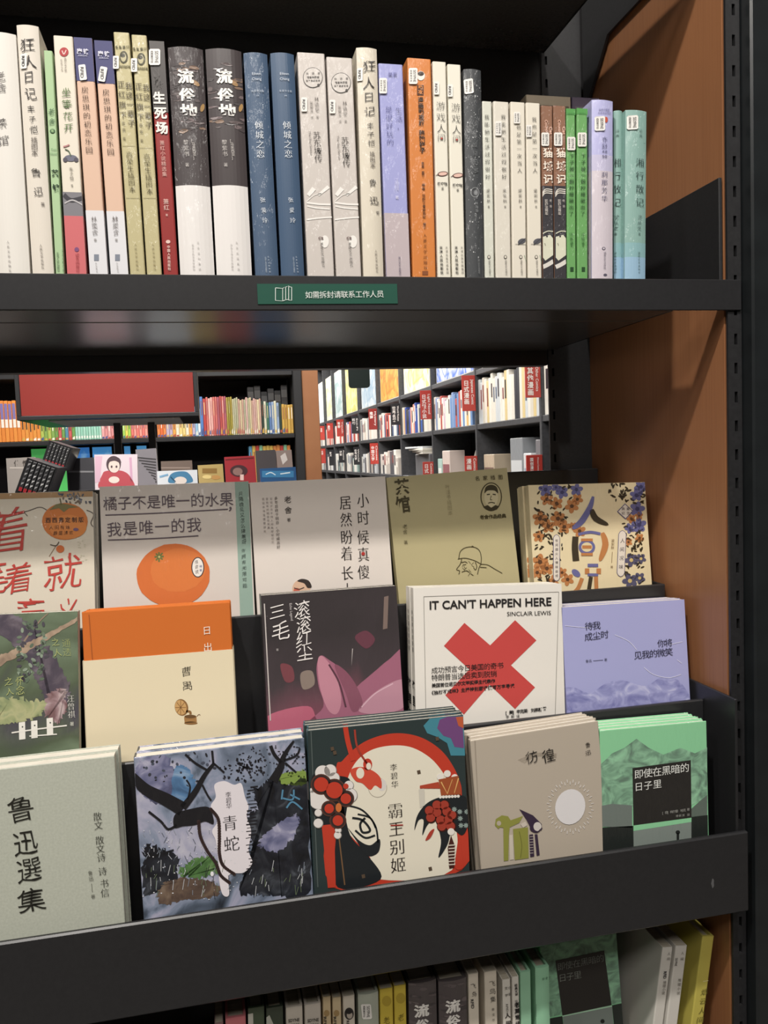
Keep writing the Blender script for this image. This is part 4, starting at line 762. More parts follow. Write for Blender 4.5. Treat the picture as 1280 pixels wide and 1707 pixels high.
def b_qs(A):
    r = A.rng; DB = '#1d1c20'
    A.poly([(690, 240), (740, 215), (790, 250), (800, 330), (740, 380), (700, 330)], QBLUE, 1, True, 2.2); A.poly([(570, 200), (690, 175), (705, 330), (660, 370), (580, 320)], QVIO, 1.2, True, 2.2); A.poly([(1120, 262), (1180, 240), (1262, 236), (1262, 285), (1180, 292)], '#7f9a3c', 2, True, 1.5); A.poly([(740, 635), (830, 585), (890, 600), (900, 640), (820, 672), (760, 665)], QGRN, 2, True, 2.5); A.poly([(650, 730), (680, 690), (760, 672), (880, 690), (890, 745), (760, 765), (660, 780)], QBRN, 1.4, True, 1.5); A.poly([(590, 560), (650, 545), (730, 580), (720, 680), (650, 720), (590, 740)], QDRK, 1.1, True, 3)
    A.poly([(1040, 320), (1080, 290), (1120, 262), (1180, 290), (1258, 290), (1270, 720), (1150, 745), (1060, 740), (985, 735), (1000, 660), (1040, 560), (1010, 440), (1060, 380)], QDRK, 2, True, 2.2); A.poly([(1065, 520), (1110, 470), (1200, 415), (1228, 435), (1205, 500), (1150, 560), (1080, 555)], QVIO, 3, True, 1.8)
    for i in range(60): A.ell(r.uniform(580, 1240), r.uniform(160, 300), r.uniform(3, 10), r.uniform(2, 7), r.choice(['#2a2a30', '#3a3d48', '#4a5060']), 2, r.uniform(0, 3), 7)
    for i in range(80): a = r.uniform(0, 6.28); q = r.uniform(0, 75); A.ell(1000+q*1.2*math.cos(a), 220+q*.8*math.sin(a), r.uniform(2, 8), r.uniform(2, 6), '#25242a', 2, a, 7)
    for i in range(70): A.ell(r.uniform(1030, 1270), r.uniform(130, 260), r.uniform(2, 6), r.uniform(2, 5), '#2a292f', 2, 0, 7)
    A.poly([(880, 290), (920, 275), (960, 290), (990, 285), (1005, 340), (1020, 380), (1012, 420), (1030, 480), (1020, 560), (1035, 610), (1000, 650), (940, 660), (940, 740), (915, 742), (900, 690), (895, 600), (885, 520), (870, 480), (890, 440), (865, 380), (885, 340)], '#e4dde2', 4, True)
    for i in range(26): A.line([(1015+r.uniform(-10, 12), 300+i*14), (1015+r.uniform(10, 45), 296+i*14)], r.uniform(2, 6), '#201f24', 5, False)
    for i in range(70):
        x = r.uniform(600, 1260); y = r.uniform(640, 760); A.line([(x, y), (x+r.uniform(-6, 12), y-r.uniform(15, 50))], 2, r.choice(['#c9ccd0', '#2a2d30', '#6a7a5a', '#8a93a0']), 5, False)
    for i in range(60):
        x = r.uniform(590, 860); y = r.uniform(480, 650); A.line([(x, y), (x+r.uniform(-14, 14), y-r.uniform(8, 26))], 2, r.choice(['#c3c6cf', '#4a5260', '#8a93a0']), 3, False)
    A.line([(540, 255), (600, 310), (680, 350), (750, 390)], 40, DB, 5, w1=60); A.poly([(715, 465), (720, 410), (800, 385), (850, 380), (868, 400), (876, 450), (840, 440), (800, 455), (750, 460)], DB, 5, True); A.line([(610, 400), (660, 440), (690, 472), (725, 455)], 10, DB, 5)
    A.line([(750, 385), (800, 320), (840, 250), (880, 200)], 30, DB, 5, w1=12); A.line([(875, 205), (870, 150)], 9, DB, 5); A.line([(880, 205), (920, 240)], 8, DB, 5); A.line([(850, 230), (800, 200), (760, 165)], 9, DB, 5); A.line([(830, 290), (850, 330), (866, 355)], 8, DB, 5); A.line([(770, 350), (780, 300), (765, 270)], 7, DB, 5)
    A.line([(1120, 275), (1150, 220), (1165, 170), (1205, 110)], 40, DB, 5, w1=8); A.line([(1155, 200), (1125, 165), (1110, 130)], 14, DB, 5); A.line([(1165, 190), (1215, 170), (1230, 140)], 8, DB, 5); A.line([(1170, 200), (1215, 240)], 8, DB, 5)
    for pts in ([(815, 440), (822, 500), (850, 560), (885, 610), (905, 660), (940, 690)], [(865, 390), (895, 430), (900, 500), (900, 570), (915, 620), (960, 655)]):
        P = cr(pts, False, 7)
        for p in P: A.ell(p[0], p[1], 8, 7, '#3a2a28', 7, .6, 8)
    for p in ([(1155, 350), (1160, 310)], [(1160, 345), (1200, 350), (1205, 310)], [(1175, 385), (1200, 360), (1240, 390)], [(1190, 330), (1230, 350)]): A.line(p, 7, '#4f87a8', 6)
    for i in range(50): A.ell(r.uniform(580, 1000), r.uniform(420, 760), r.uniform(1, 4), r.uniform(1, 3), '#dcdde2', 5, 0, 6)
    A.ell(870, 655, 7, 10, '#ece8ec', 6); A.t('青', 943, 447, 943, 447, 66, '#262227', 'v', 's', 8); A.t('蛇', 950, 532, 950, 532, 68, '#262227', 'v', 's', 8); A.t('李碧华', 936, 330, 939, 376, 25, '#4a444c', 'v', 's', 8)
face('hardback with a misty forest picture and hanging bead string, front tier', 1, 8, (548, 180), (1248, 98), .0160, QING, b_qs, hard=True, spine='#27323c', copies=1, cname='misty forest hardback', kind='wrap')
def b_bw(A):
    CR = '#e6dfca'; RD = '#c5381f'; DG = '#2f3b3b'; BK = '#23272a'; r = A.rng
    A.poly([(545, 120), (570, 92), (640, 80), (705, 80), (715, 240), (655, 240), (640, 190), (600, 165), (560, 150)], '#3d8798', 2); A.poly([(610, 95), (640, 84), (700, 82), (708, 210), (670, 205), (655, 170), (625, 160), (600, 130)], '#74487e', 3); A.poly([(675, 85), (704, 82), (706, 130), (685, 120)], '#c25a30', 4)
    A.poly([(190, 320), (220, 260), (290, 195), (370, 160), (450, 150), (530, 165), (600, 205), (650, 260), (690, 340), (700, 420), (700, 700), (180, 770)], RD, 2, True)
    A.poly([(225, 440), (235, 350), (270, 270), (330, 220), (410, 200), (490, 205), (560, 240), (610, 290), (650, 360), (665, 440), (660, 700), (370, 738), (330, 650), (250, 560), (215, 520)], CR, 3, True)
    A.poly([(215, 430), (250, 560), (320, 640), (372, 738), (200, 770), (190, 600)], BK, 4, True); A.poly([(135, 520), (185, 515), (192, 770), (160, 772)], RD, 5); A.line([(205, 570), (228, 760)], 5, '#7a5a3a', 5)
    A.poly([(96, 330), (130, 310), (200, 320), (250, 340), (240, 430), (220, 520), (170, 530), (100, 470)], BK, 4, True)
    for x, y, q in ((140, 310, 32), (170, 300, 26), (185, 330, 24), (250, 400, 30), (245, 360, 20), (126, 412, 46), (122, 470, 16), (122, 512, 20), (200, 560, 16), (202, 540, 14), (98, 380, 12)): A.ell(x, y, q, q, '#8f8a84', 6); A.ell(x-1, y-1, q-2, q-2, '#e3ddd8', 7)
    for x, y, q in ((133, 355, 42), (186, 378, 46), (232, 412, 34), (165, 452, 32), (200, 500, 34)): A.ell(x, y, q, q, '#5a3a30', 8); A.ell(x, y, q-5, q-5, '#3a2c2a', 9); A.ell(x, y, q-13, q-13, RD, 10)
    A.ell(203, 448, 12, 18, '#d0702c', 10); A.ell(232, 362, 11, 11, RD, 10)
    A.line([(228, 105), (240, 180), (262, 260)], 20, RD, 6); A.line([(268, 135), (280, 210), (330, 290)], 8, '#a33a2a', 6); A.poly([(250, 300), (290, 285), (340, 300), (372, 330), (375, 372), (350, 360), (330, 378), (300, 352), (270, 340)], '#d4492f', 6, True); A.ell(290, 310, 16, 22, CR, 7); A.ell(320, 275, 18, 24, RD, 6); A.ell(324, 282, 10, 14, CR, 7); A.ell(360, 368, 38, 40, '#b2a898', 5); A.ell(360, 368, 36, 38, CR, 5.4); A.ell(378, 358, 18, 24, '#d8d2cc', 5.8)
    A.line([(240, 440), (300, 460), (350, 520), (362, 590)], 7, BK, 6); A.line([(258, 490), (300, 500), (330, 540), (300, 548), (290, 515), (310, 490)], 9, BK, 6); A.line([(270, 540), (310, 570), (350, 560)], 8, BK, 6); A.line([(280, 475), (330, 490), (352, 530)], 7, BK, 6); A.poly([(240, 530), (285, 580), (330, 600), (368, 575), (365, 625), (330, 645), (300, 625), (280, 590)], BK, 6, True)
    A.t('霸王别姬', 431, 462, 443, 680, 66, '#2c211e', 'v', 's', 8); A.line([(412, 520), (462, 518)], 5, '#a8322a', 9, False); A.t('李碧华', 424, 287, 429, 355, 31, '#3a322e', 'v', 's', 8)
    for x, y in ((526, 306), (572, 695), (303, 725), (600, 172), (178, 212), (188, 228)): A.poly([(x-8, y-6), (x+5, y-9), (x+8, y+6), (x-5, y+9)], '#5a4a3a', 6)
    A.poly([(508, 540), (520, 480), (560, 430), (620, 405), (700, 400), (722, 430), (722, 520), (700, 560), (660, 540), (640, 600), (605, 650), (615, 580), (590, 500), (560, 520), (540, 560), (545, 500), (525, 500)], BK, 6, True)
    for x, y in ((570, 462), (600, 440), (630, 440), (600, 470), (640, 465), (660, 480), (575, 490), (615, 500), (645, 500), (655, 525), (620, 525)): A.ell(x, y, 22, 22, '#3a1c18', 7); A.ell(x-2, y-2, 18, 18, '#a83a28', 8)
    A.poly([(605, 335), (685, 320), (695, 395), (615, 400)], '#a34f26', 8); A.line([(615, 345), (640, 392), (660, 335), (668, 390), (685, 330)], 5, '#e0b060', 9, False); A.poly([(530, 360), (605, 345), (612, 372), (530, 372)], '#b5452a', 7); A.poly([(525, 375), (548, 372), (550, 440), (530, 450)], '#cfc9ba', 6)
    for i in range(7): A.ell(612+i*12, 406-i*.6, 6, 6, '#e8e2d8', 9)
    for x, y in ((612, 325), (640, 312), (670, 328), (655, 545)): A.ell(x, y, 14, 14, '#e8e2d8', 9 if y > 500 else 7.6)
    A.poly([(690, 560), (700, 640), (705, 690), (672, 690), (680, 600)], RD, 7, True); A.poly([(655, 560), (670, 600), (668, 690), (648, 694), (642, 610)], '#4a2620', 8); A.poly([(552, 580), (570, 545), (588, 535), (572, 570)], '#b23a2a', 8, True)
    for i in range(7): A.line([(645, 600+i*13), (672, 598+i*13)], 4, '#d9d2c2', 9, False)
    for x, y in ((668, 455), (690, 465), (692, 492), (718, 465), (695, 520), (715, 520)):
        for i in range(4): q = i*.785; A.line([(x-10*math.cos(q), y-10*math.sin(q)), (x+10*math.cos(q), y+10*math.sin(q))], 3, '#9fb3ac', 9, False)
    A.line([(92, 135), (120, 770)], 4, '#55605e', 2, False)
face('dark green book with two costumed opera faces and a red arch, front tier', 1, 9, (77, 140), (706, 76), .0075, '#2f3b3b', b_bw, hard=True, spine='#3f6f7a', copies=3, cname='dark green opera book', kind='gloss')
def b_ph(A):
    D = '#2c2824'; G = '#8b8c34'; V_ = '#3a2c40'
    A.t('彷', 980, 246, 980, 246, 52, D, 'h', 'k', 8); A.t('徨', 1047, 240, 1047, 240, 54, D, 'h', 'k', 8); A.t('鲁迅', 1206, 197, 1207, 228, 22, D, 'v', 'k')
    for i in range(5): A.line([(925+i*6, 258+i*3), (1000, 230+i*3), (1080, 232+i*4)], 1.2, '#a39786', 3)
    A.ell(1135, 446, 60, 72, '#dcd9da', 4, .25)
    for i in range(48):
        t = i*2*math.pi/48; a = 1.2+.12*(i % 2); A.line([(1135+64*a*math.cos(t), 446+74*a*math.sin(t)), (1135+64*(a+.17)*math.cos(t), 446+74*(a+.17)*math.sin(t))], 3.4, '#d5cfc8', 3, False)
    A.poly([(832, 520), (836, 495), (860, 480), (885, 484), (895, 500), (930, 488), (945, 482), (930, 510), (892, 528), (888, 560), (886, 662), (868, 664), (866, 530), (852, 528), (846, 535)], G, 4); A.ell(848, 512, 9, 10, '#b3a796', 5); A.poly([(905, 535), (965, 528), (968, 652), (912, 660)], G, 4); A.poly([(890, 560), (904, 558), (908, 658), (892, 660)], '#c9bfae', 4); A.line([(930, 545), (940, 600), (935, 650)], 3, '#6f7028', 5)
    A.poly([(930, 455), (985, 480), (1005, 500), (1020, 515), (1020, 540), (985, 548), (975, 530), (960, 500)], V_, 5); A.ell(1003, 525, 16, 18, '#cfc8c0', 6); A.line([(985, 500), (975, 535), (1000, 548), (1022, 530)], 5, V_, 6); A.poly([(970, 558), (985, 556), (990, 645), (974, 648)], V_, 5); A.poly([(992, 556), (1003, 556), (1012, 640), (1000, 643)], V_, 5)
    for i in range(7): A.line([(972, 566+i*11), (986, 565+i*11)], 2, '#b9b0a4', 6, False)
    A.poly([(935, 515), (955, 505), (962, 520), (945, 530)], '#c9beb0', 5); A.line([(752, 180), (762, 680)], 4, '#9c9080', 2, False)
face('beige hardback with a white sun and olive figure, front tier', 1, 9, (733, 181), (1248, 100), .0075, '#b5a998', b_ph, hard=True, copies=3, cname='beige hardback with the white sun', kind='paper')
MINT = '#86cf9a'
def b_gr(A):
    A.poly([(590, 330), (640, 285), (690, 262), (740, 225), (790, 262), (850, 290), (920, 262), (980, 285), (1030, 260), (1030, 470), (1000, 480), (960, 500), (724, 500), (600, 500)], MOUNT, 1); A.poly([(590, 500), (640, 492), (722, 498), (722, 590), (600, 585)], '#6f7a74', 2); A.poly([(1030, 455), (1000, 480), (965, 512), (965, 545), (1030, 538)], '#5f6d64', 2)
    A.poly([(590, 590), (727, 582), (728, 700), (590, 720)], '#232826', 2); A.poly([(965, 546), (1032, 538), (1034, 700), (965, 700)], '#232826', 2); A.poly([(727, 602), (965, 565), (967, 700), (729, 720)], '#7f8a84', 2); A.poly([(727, 580), (965, 548), (965, 566), (727, 603)], MINT, 3)
    A.poly([(723, 345), (962, 312), (965, 548), (727, 580)], '#2a2826', 4)
    A.t('即使在黑暗的', 748, 370, 936, 344, 40, '#e4e6e0', 'h', 'n', 8); A.t('日子里', 748, 421, 824, 410, 38, '#e4e6e0', 'h', 'n', 8); A.t('[德]梅尔塞·哈克', 850, 528, 935, 517, 13, '#9a9a94', 'h', 'n', 8); A.t('著', 951, 514, 951, 514, 12, '#9a9a94', 'h', 'n', 8); A.t('傅新洲', 905, 541, 930, 538, 11, '#9a9a94', 'h', 'n', 8); A.t('译', 951, 536, 951, 536, 12, '#9a9a94', 'h', 'n', 8)
    A.ell(909, 608, 9, 8, '#222624', 4); A.line([(909, 612), (909, 640)], 10, '#222624', 4)
MOUNT = noisy('green_mountain_print', [(.32, '#63806e'), (.45, '#74a083'), (.55, '#86b795'), (.66, '#8fc9a0')], (45, 45, 60), 5, .35, False, None, 2)
face('mint green hardback with a black title square and mountains, front tier at the right', 1, 10, (590, 192), (1028, 152), .0075, MINT, b_gr, hard=True, copies=3, cname='mint green hardback with the black title square', kind='wrap')

# ------------------------------------------------------------------ bottom row, seen under the front board
G3 = 'upright books on the bottom shelf'
def low(label, k, x0, x1, y0_, y1_, col, art=None, lean=.02, **kw):
    hgt = 520
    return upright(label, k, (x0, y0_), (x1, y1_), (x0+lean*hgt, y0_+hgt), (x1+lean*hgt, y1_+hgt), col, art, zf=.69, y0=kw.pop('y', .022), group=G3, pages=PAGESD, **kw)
low('dusky pink spine leftmost of the bottom row, barely showing below the black board', 11, -8, 33, 478, 471, '#8d6d6d')
low('salmon pink spine, second from the left in the bottom row', 11, 38, 129, 456, 444, '#d0747a', hard=True)
def l_gr(A):
    A.poly([(135, 436), (158, 432), (165, 700), (140, 700)], '#c9c6ba', 1)
low('left of two dark green spines in the bottom row, with a white patch', 11, 134, 208, 412, 404, '#46553f', l_gr, hard=True, kind='wrap')
def l_gr2(A):
    A.poly([(213, 450), (228, 440), (245, 479), (250, 700), (216, 700)], '#b9bbae', 1)
low('right of two dark green spines in the bottom row, left of the beige pair', 11, 212, 288, 412, 402, '#3c4638', l_gr2, hard=True, kind='wrap')
def l_sd(A): A.lat('SDYNE', 308+A.o, 470, 356+A.o, 464, 13, '#4a463f', 'h', 'b'); A.t('西西弗书店', 314+A.o, 480, 352+A.o, 475, 8, '#4a463f', 'h')
def l_a(A): A.o = 0; l_sd(A)
def l_b(A): A.o = 82; l_sd(A)
low('left of two beige spines with small lettering in the bottom row', 11, 296, 371, 410, 400, '#c9c0b2', l_a, hard=True)
low('right of two beige spines with small lettering in the bottom row', 11, 376, 449, 398, 388, '#c5bcb0', l_b, hard=True)
def l_t(o):
    def f(A): A.ell(472+o, 432, 12, 14, '#a98a58', 2); A.lat('RFID', 459+o, 445, 461+o, 498, 11, '#3a362f', 'r', 'b')
    return f
low('left of two slim tan spines in the bottom row', 11, 454, 491, 365, 361, '#cdb68c', l_t(0))
low('right of two slim tan spines in the bottom row', 11, 495, 535, 368, 364, '#cdb890', l_t(42))
def l_por(A): A.ell(568, 434, 20, 26, '#3a3633', 2); A.ell(570, 440, 12, 15, '#b5a99b', 3); A.ell(566, 425, 14, 10, '#2a2726', 4); A.lat('RFID', 556, 462, 558, 500, 11, '#3a362f', 'r', 'b')
low('cream spine with a small dark portrait in the bottom row', 11, 540, 593, 362, 356, '#d0c7b6', l_por)
low('wide grey-green spine with a white security label, left of the yellow pair', 11, 604, 693, 350, 340, '#aab0a0', hard=True, bulge=.002, kind='wrap', st=[(640, 418, 42, 64, 'S', 0, None, -.1)])
def l_ye(o):
    def f(A): A.ell(728+o, 380-o*.2, 20, 22, '#b39a1c', 2); A.t('老舍', 728+o, 462-o*.2, 730+o, 500, 32, '#7a6a14', 'v', 'k')
    return f
low('left of two mustard yellow spines in the bottom row', 11, 697, 756, 332, 324, '#cdb426', l_ye(0))
low('right of two mustard yellow spines in the bottom row', 11, 758, 812, 318, 311, '#cdb426', l_ye(60))
def l_ls(o):
    def f(A):
        for i in range(20): A.ell(830+o+A.rng.uniform(0, 100), 300+A.rng.uniform(0, 180), A.rng.uniform(14, 36), A.rng.uniform(4, 9), A.rng.choice(['#63595a', '#584f50', '#6d6263', '#474142']), 1, 0, 10, .2)
        A.t('流', 874+o, 413-o*.14, 874+o, 413-o*.14, 56, '#e6e2dc', 'v', 'B', 6, 1.15); A.t('俗', 876+o, 475-o*.14, 876+o, 475-o*.14, 52, '#e6e2dc', 'v', 'B', 6, 1.15)
    return f
low('left of two thick charcoal spines with white brush title, bottom row', 11, 819, 940, 300, 288, '#544c4d', l_ls(0), hard=True, bulge=.003, kind='wrap')
low('right of two thick charcoal spines with white brush title, bottom row', 11, 947, 1069, 294, 280, '#544c4d', l_ls(133), hard=True, bulge=.003, kind='wrap')
def l_fn(A): A.t('飞鸟', 22, 316, 26, 350, 24, '#3a3633', 'v', 'k'); A.lat('RFID', 10, 372, 14, 412, 12, '#25252a', 'r', 'b')
low('cream spine right beside the charcoal pair in the bottom row', 12, -1, 46, 267, 262, '#d6ccba', l_fn)
def l_fn2(A): A.t('飞鸟集', 102, 305, 106, 372, 26, '#3a3633', 'v', 'k'); A.t('泰戈尔', 106, 415, 108, 460, 13, '#6a635a')
low('cream spine, second right of the charcoal pair in the bottom row', 12, 68, 124, 258, 251, '#d6ccba', l_fn2)
def l_w(A): A.t('文学', 162, 325, 163, 355, 14, '#3a3633'); A.t('小说', 176, 322, 177, 350, 14, '#3a3633'); A.lat('RFID', 160, 392, 163, 425, 9, '#3a3633', 'r'); A.t('人间', 168, 440, 172, 475, 24, '#3a3633', 'v', 'B')
low('white spine with heavy black title in the bottom row', 12, 145, 182, 292, 287, '#d9d4c9', l_w)
def l_w2(A): A.t('经典文学', 204, 312, 206, 352, 13, '#3a3633', 'v', 'b'); A.lat('SISYPHE', 200, 375, 203, 410, 10, '#3a3633', 'r'); A.t('老莫常谈', 208, 395, 212, 475, 22, '#2a2726', 'v', 'B')
low('narrow white spine left of the mint spines in the bottom row', 12, 186, 218, 280, 276, '#d9d4c9', l_w2)
low('left one of two mint spines in the bottom row', 12, 221, 269, 260, 252, '#8fc4a0', hard=True)
def l_mi(A): A.poly([(286, 395), (346, 385), (350, 440), (287, 448)], '#6f9a80', 1); A.t('即使', 318, 280, 332, 278, 12, '#5f8a70', 'h')
low('right one of two mint spines in the bottom row, beside the face-out mint book', 12, 285, 346, 238, 230, '#8fc8a2', l_mi, hard=True, bulge=.002)
LOWT = dict(zf=.69, y0=.052, th=7)
def b_lg(A):
    A.poly([(308, 148), (632, 92), (676, 382), (340, 450)], MOUNT, 1); A.poly([(345, 455), (402, 444), (410, 520), (350, 520)], '#2a302d', 2); A.poly([(614, 398), (678, 385), (690, 500), (625, 510)], '#2a302d', 2); A.poly([(404, 444), (614, 400), (622, 500), (410, 520)], '#7f8a84', 2); A.poly([(400, 440), (613, 398), (614, 404), (402, 447)], '#a6d3b2', 3)
    A.poly([(372, 208), (580, 165), (612, 397), (402, 442)], '#2e2b29', 4); A.t('即使在黑暗的', 396, 232, 562, 198, 36, '#8f948c', 'h', 'l', 8); A.t('日子里', 402, 280, 466, 268, 36, '#8f948c', 'h', 'l', 8); A.ell(573, 466, 9, 9, '#222624', 4)
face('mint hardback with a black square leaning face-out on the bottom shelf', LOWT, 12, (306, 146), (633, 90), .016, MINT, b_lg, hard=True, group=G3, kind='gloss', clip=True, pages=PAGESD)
def l_v(A): A.t('人间', 856, 178, 854, 200, 14, '#6a655c'); A.lat('RFID', 834, 252, 832, 284, 12, '#25252a', 'r', 'b'); A.t('推理小说', 838, 300, 832, 345, 15, '#77726a')
low('left of two white spines leaning against the yellow-green book, bottom right', 12, 830, 876, 154, 150, '#cfcbc2', l_v, lean=-.125, y=.03)
def l_v2(A): A.t('人间', 914, 175, 912, 200, 14, '#6a655c'); A.lat('SISYPHE', 884, 195, 880, 230, 10, '#25252a', 'r'); A.t('推理小说', 902, 290, 896, 345, 15, '#77726a')
low('right of two white spines leaning against the yellow-green book, bottom right', 12, 887, 938, 148, 143, '#cfcbc2', l_v2, lean=-.125, y=.028)
def l_yg(A): A.t('人', 1026, 214, 1024, 214, 22, '#6a6420', 'v', 'k'); A.line([(1002, 296), (1026, 292)], 2, '#e6e0b0', 3, False); A.t('烟云人间', 1008, 340, 990, 460, 30, '#6a6420', 'v', 'k')
low('yellow-green spine at the right end of the bottom row', 12, 1000, 1053, 108, 101, '#bfb244', l_yg, lean=-.13, y=.026, hard=True)

# ------------------------------------------------------------------ the shop seen through the opening
rng = random.Random(5)
# far bookcase facing us
YB = 3.4
fb = empty('bookcase', (0, 0, 0), 'black bookcase facing us at the far left, seen through the opening', 'bookcase')
zA = 1.527; zl = 1.17; xl, xr = -1.35, .4826
p0 = onY(490, 700, YB).x
MB().box(p0, xr, YB-.02, YB+.28, 0, 1.95, BLACKM, .004).build('post', fb)
MB().box(xl, p0-.001, YB-.02, YB+.26, zA-.022, zA, BLACK, .003).build('shelf_board', fb)
MB().box(xl, p0-.001, YB-.02, YB+.26, zl-.035, zl, BLACK, .003).build('shelf_board', fb)
MB().box(xl, p0-.001, YB-.02, YB+.26, 1.815, 1.87, BLACK, .003).build('top_board', fb)
for a, b in ((252, 262), (190, 203)):
    u, v = onY(a, 740, YB).x, onY(b, 740, YB).x; MB().box(u, v, YB-.018, YB+.012, 0, zA-.023, BLACKM).build('divider', fb)
MB().box(xl, xl+.04, YB-.02, YB+.28, 0, 1.95, BLACKM, .004).build('post', fb)
MB().box(xl+.041, p0-.001, YB+.262, YB+.275, 0, 1.87, ink('#2b282a', 'matte')).build('back_panel', fb)
oc = MB().box(xr+.001, .566, YB-.01, YB+.30, 0, 2.4, WOOD, .003).build('side_panel', fb)
prop(oc, 'orange wooden side panel')
def far_row(x0, x1, n, yt, cols, z, Y, label, group, yvar=4, d=.12, bands=None, gap=.001):
    X0, X1 = onY(x0, 700, Y).x, onY(x1, 700, Y).x; w = (X1-X0)/n
    for i in range(n):
        top = onY((x0+x1)/2, yt+rng.uniform(-yvar, yvar), Y).z; h = top-z
        c = cols[i % len(cols)] if len(cols) < 5 else rng.choice(cols)
        mb = MB(); mb.box(X0+w*i+gap*.5, X0+w*(i+1)-gap*.5, 0, d, 0, h, ink(c, 'gloss'), .002)
        xa, xb = X0+w*i+gap*.5+.002, X0+w*(i+1)-gap*.5-.002
        if bands:
            for f0, f1, bc_ in bands: mb.add([(xa, -.0006, h*f0), (xb, -.0006, h*f0), (xb, -.0006, h*f1), (xa, -.0006, h*f1)], [(0, 1, 2, 3)], ink(bc_, 'gloss'))
        else:
            f0 = rng.uniform(.45, .6); mb.add([(xa+w*.2, -.0006, h*f0), (xb-w*.2, -.0006, h*f0), (xb-w*.2, -.0006, h*.9), (xa+w*.2, -.0006, h*.9)], [(0, 1, 2, 3)], ink(rng.choice(['#e6dfd0', '#3a3634', '#8a4a3a', '#d8c890', '#5a6a80']), 'gloss'))
            mb.add([(xa, -.0006, h*.04), (xb, -.0006, h*.04), (xb, -.0006, h*rng.uniform(.12, .22)), (xa, -.0006, h*.12)], [(0, 1, 2, 3)], ink(rng.choice(['#e6dfd0', '#c9a040', '#4a5a90', '#b04a40']), 'gloss'))
        o = mb.build('book'); o.location = (0, Y, z+.0005); prop(o, label, 'book', group)
Z0 = zA+.0002
far_row(-6, 34, 6, 667, ['#e08a2c', '#dc8026'], Z0, YB, 'orange and violet comic spine on the far bookcase left of the red sign', 'orange and violet comics on the far bookcase', 2, bands=((.55, .93, '#7a6fa6'), (.35, .55, '#e6ddd0')))
far_row(34, 66, 5, 700, ['#e08a2c', '#dc9030'], Z0, YB, 'short orange comic spine under the left corner of the red sign', 'short orange comics on the far bookcase', 3)
far_row(66, 90, 4, 702, ['#a9b84a', '#7fa34a'], Z0, YB, 'lime green spine under the red sign on the far bookcase', 'lime green spines on the far bookcase', 3)
far_row(90, 124, 6, 700, ['#5fae9c', '#c95a5a', '#6a9a4a', '#8fb0b8', '#4f86a0'], Z0, YB, 'mixed green, blue or red spine under the red sign, far bookcase', 'mixed spines on the far bookcase', 3)
far_row(124, 168, 10, 700, ['#8cc8b0', '#9fd0bc'], Z0, YB, 'mint green spine in the row under the red sign, far bookcase', 'mint spines on the far bookcase', 2, bands=((.08, .2, '#e8e4dc'),))
far_row(168, 189, 4, 702, ['#e0a0a0', '#d88c8c'], Z0, YB, 'pink spine right of the mint row on the far bookcase', 'pink spines on the far bookcase', 2)
far_row(203, 217, 3, 702, ['#9ccc48', '#e0d048'], Z0, YB, 'yellow-green spine just left of the pale red ones, far bookcase', 'yellow-green spines on the far bookcase', 2)
far_row(217, 245, 6, 702, ['#e2746c', '#e89a8c'], Z0, YB, 'pale red spine under the right half of the red sign, far bookcase', 'pale red spines on the far bookcase', 2)
far_row(261, 276, 3, 700, ['#e88438', '#de6a30'], Z0, YB, 'orange spine right of the bookcase divider under the red sign', 'orange spines right of the divider', 2)
far_row(276, 325, 9, 702, ['#e8dcc4', '#e6a03c', '#efe9e0', '#d8703c', '#e0c878', '#b8a8c0'], Z0, YB, 'cream, white or orange spine near the right corner of the red sign', 'cream and orange spines on the far bookcase', 3)
far_row(325, 334, 2, 680, ['#88b8d8', '#d8e0e4'], Z0, YB, 'pale blue spine right beside the red sign, far bookcase', 'pale blue spines on the far bookcase', 3)
far_row(334, 344, 2, 663, ['#4f7fc0', '#b8403c'], Z0, YB, 'blue or red tall spine right of the red sign, far bookcase', 'tall blue and red spines on the far bookcase', 2)
far_row(344, 378, 9, 662, ['#b04844', '#c86a64', '#d8c8c0', '#a8586a', '#e0a8a0'], Z0, YB, 'red or rose spine in the right bay of the far bookcase', 'red and rose spines on the far bookcase', 2, bands=None)
far_row(378, 388, 3, 662, ['#a09030', '#8c8028'], Z0, YB, 'olive yellow spine in the right bay of the far bookcase', 'olive spines on the far bookcase', 1)
far_row(388, 436, 15, 665, ['#c8b890', '#d0a8a0', '#b8b490', '#a8a888', '#d8c8a0', '#c09a88'], Z0, YB, 'pale beige or pink spine in the right bay of the far bookcase', 'beige and pink spines on the far bookcase', 3)
far_row(436, 470, 8, 670, ['#5878a8', '#a8b890', '#3c6a58', '#88a0c0', '#c8c8b0', '#2c3c34'], Z0, YB, 'blue or green spine in the right bay of the far bookcase', 'blue and green spines on the far bookcase', 2)
far_row(470, 489, 4, 674, ['#c8a040', '#b89038'], Z0, YB, 'ochre spine at the right end of the far bookcase row', 'ochre spines on the far bookcase', 1)
far_row(414, 481, 6, 648, ['#4a4a4e', '#58585c'], Z0, YB+.135, 'dark grey volume standing behind the spines on the far bookcase', 'dark grey volumes on the far bookcase', 6, .1, bands=((.75, .9, '#8a8a8c'),))
far_row(412, 482, 12, 743, ['#8cc8a0', '#e08a3c', '#c8403c', '#e8dcc4', '#5a9ac0', '#e0b848'], zl+.0005, YB+.02, 'coloured spine on the lower shelf of the far bookcase', 'coloured spines on the lower far shelf', 1)
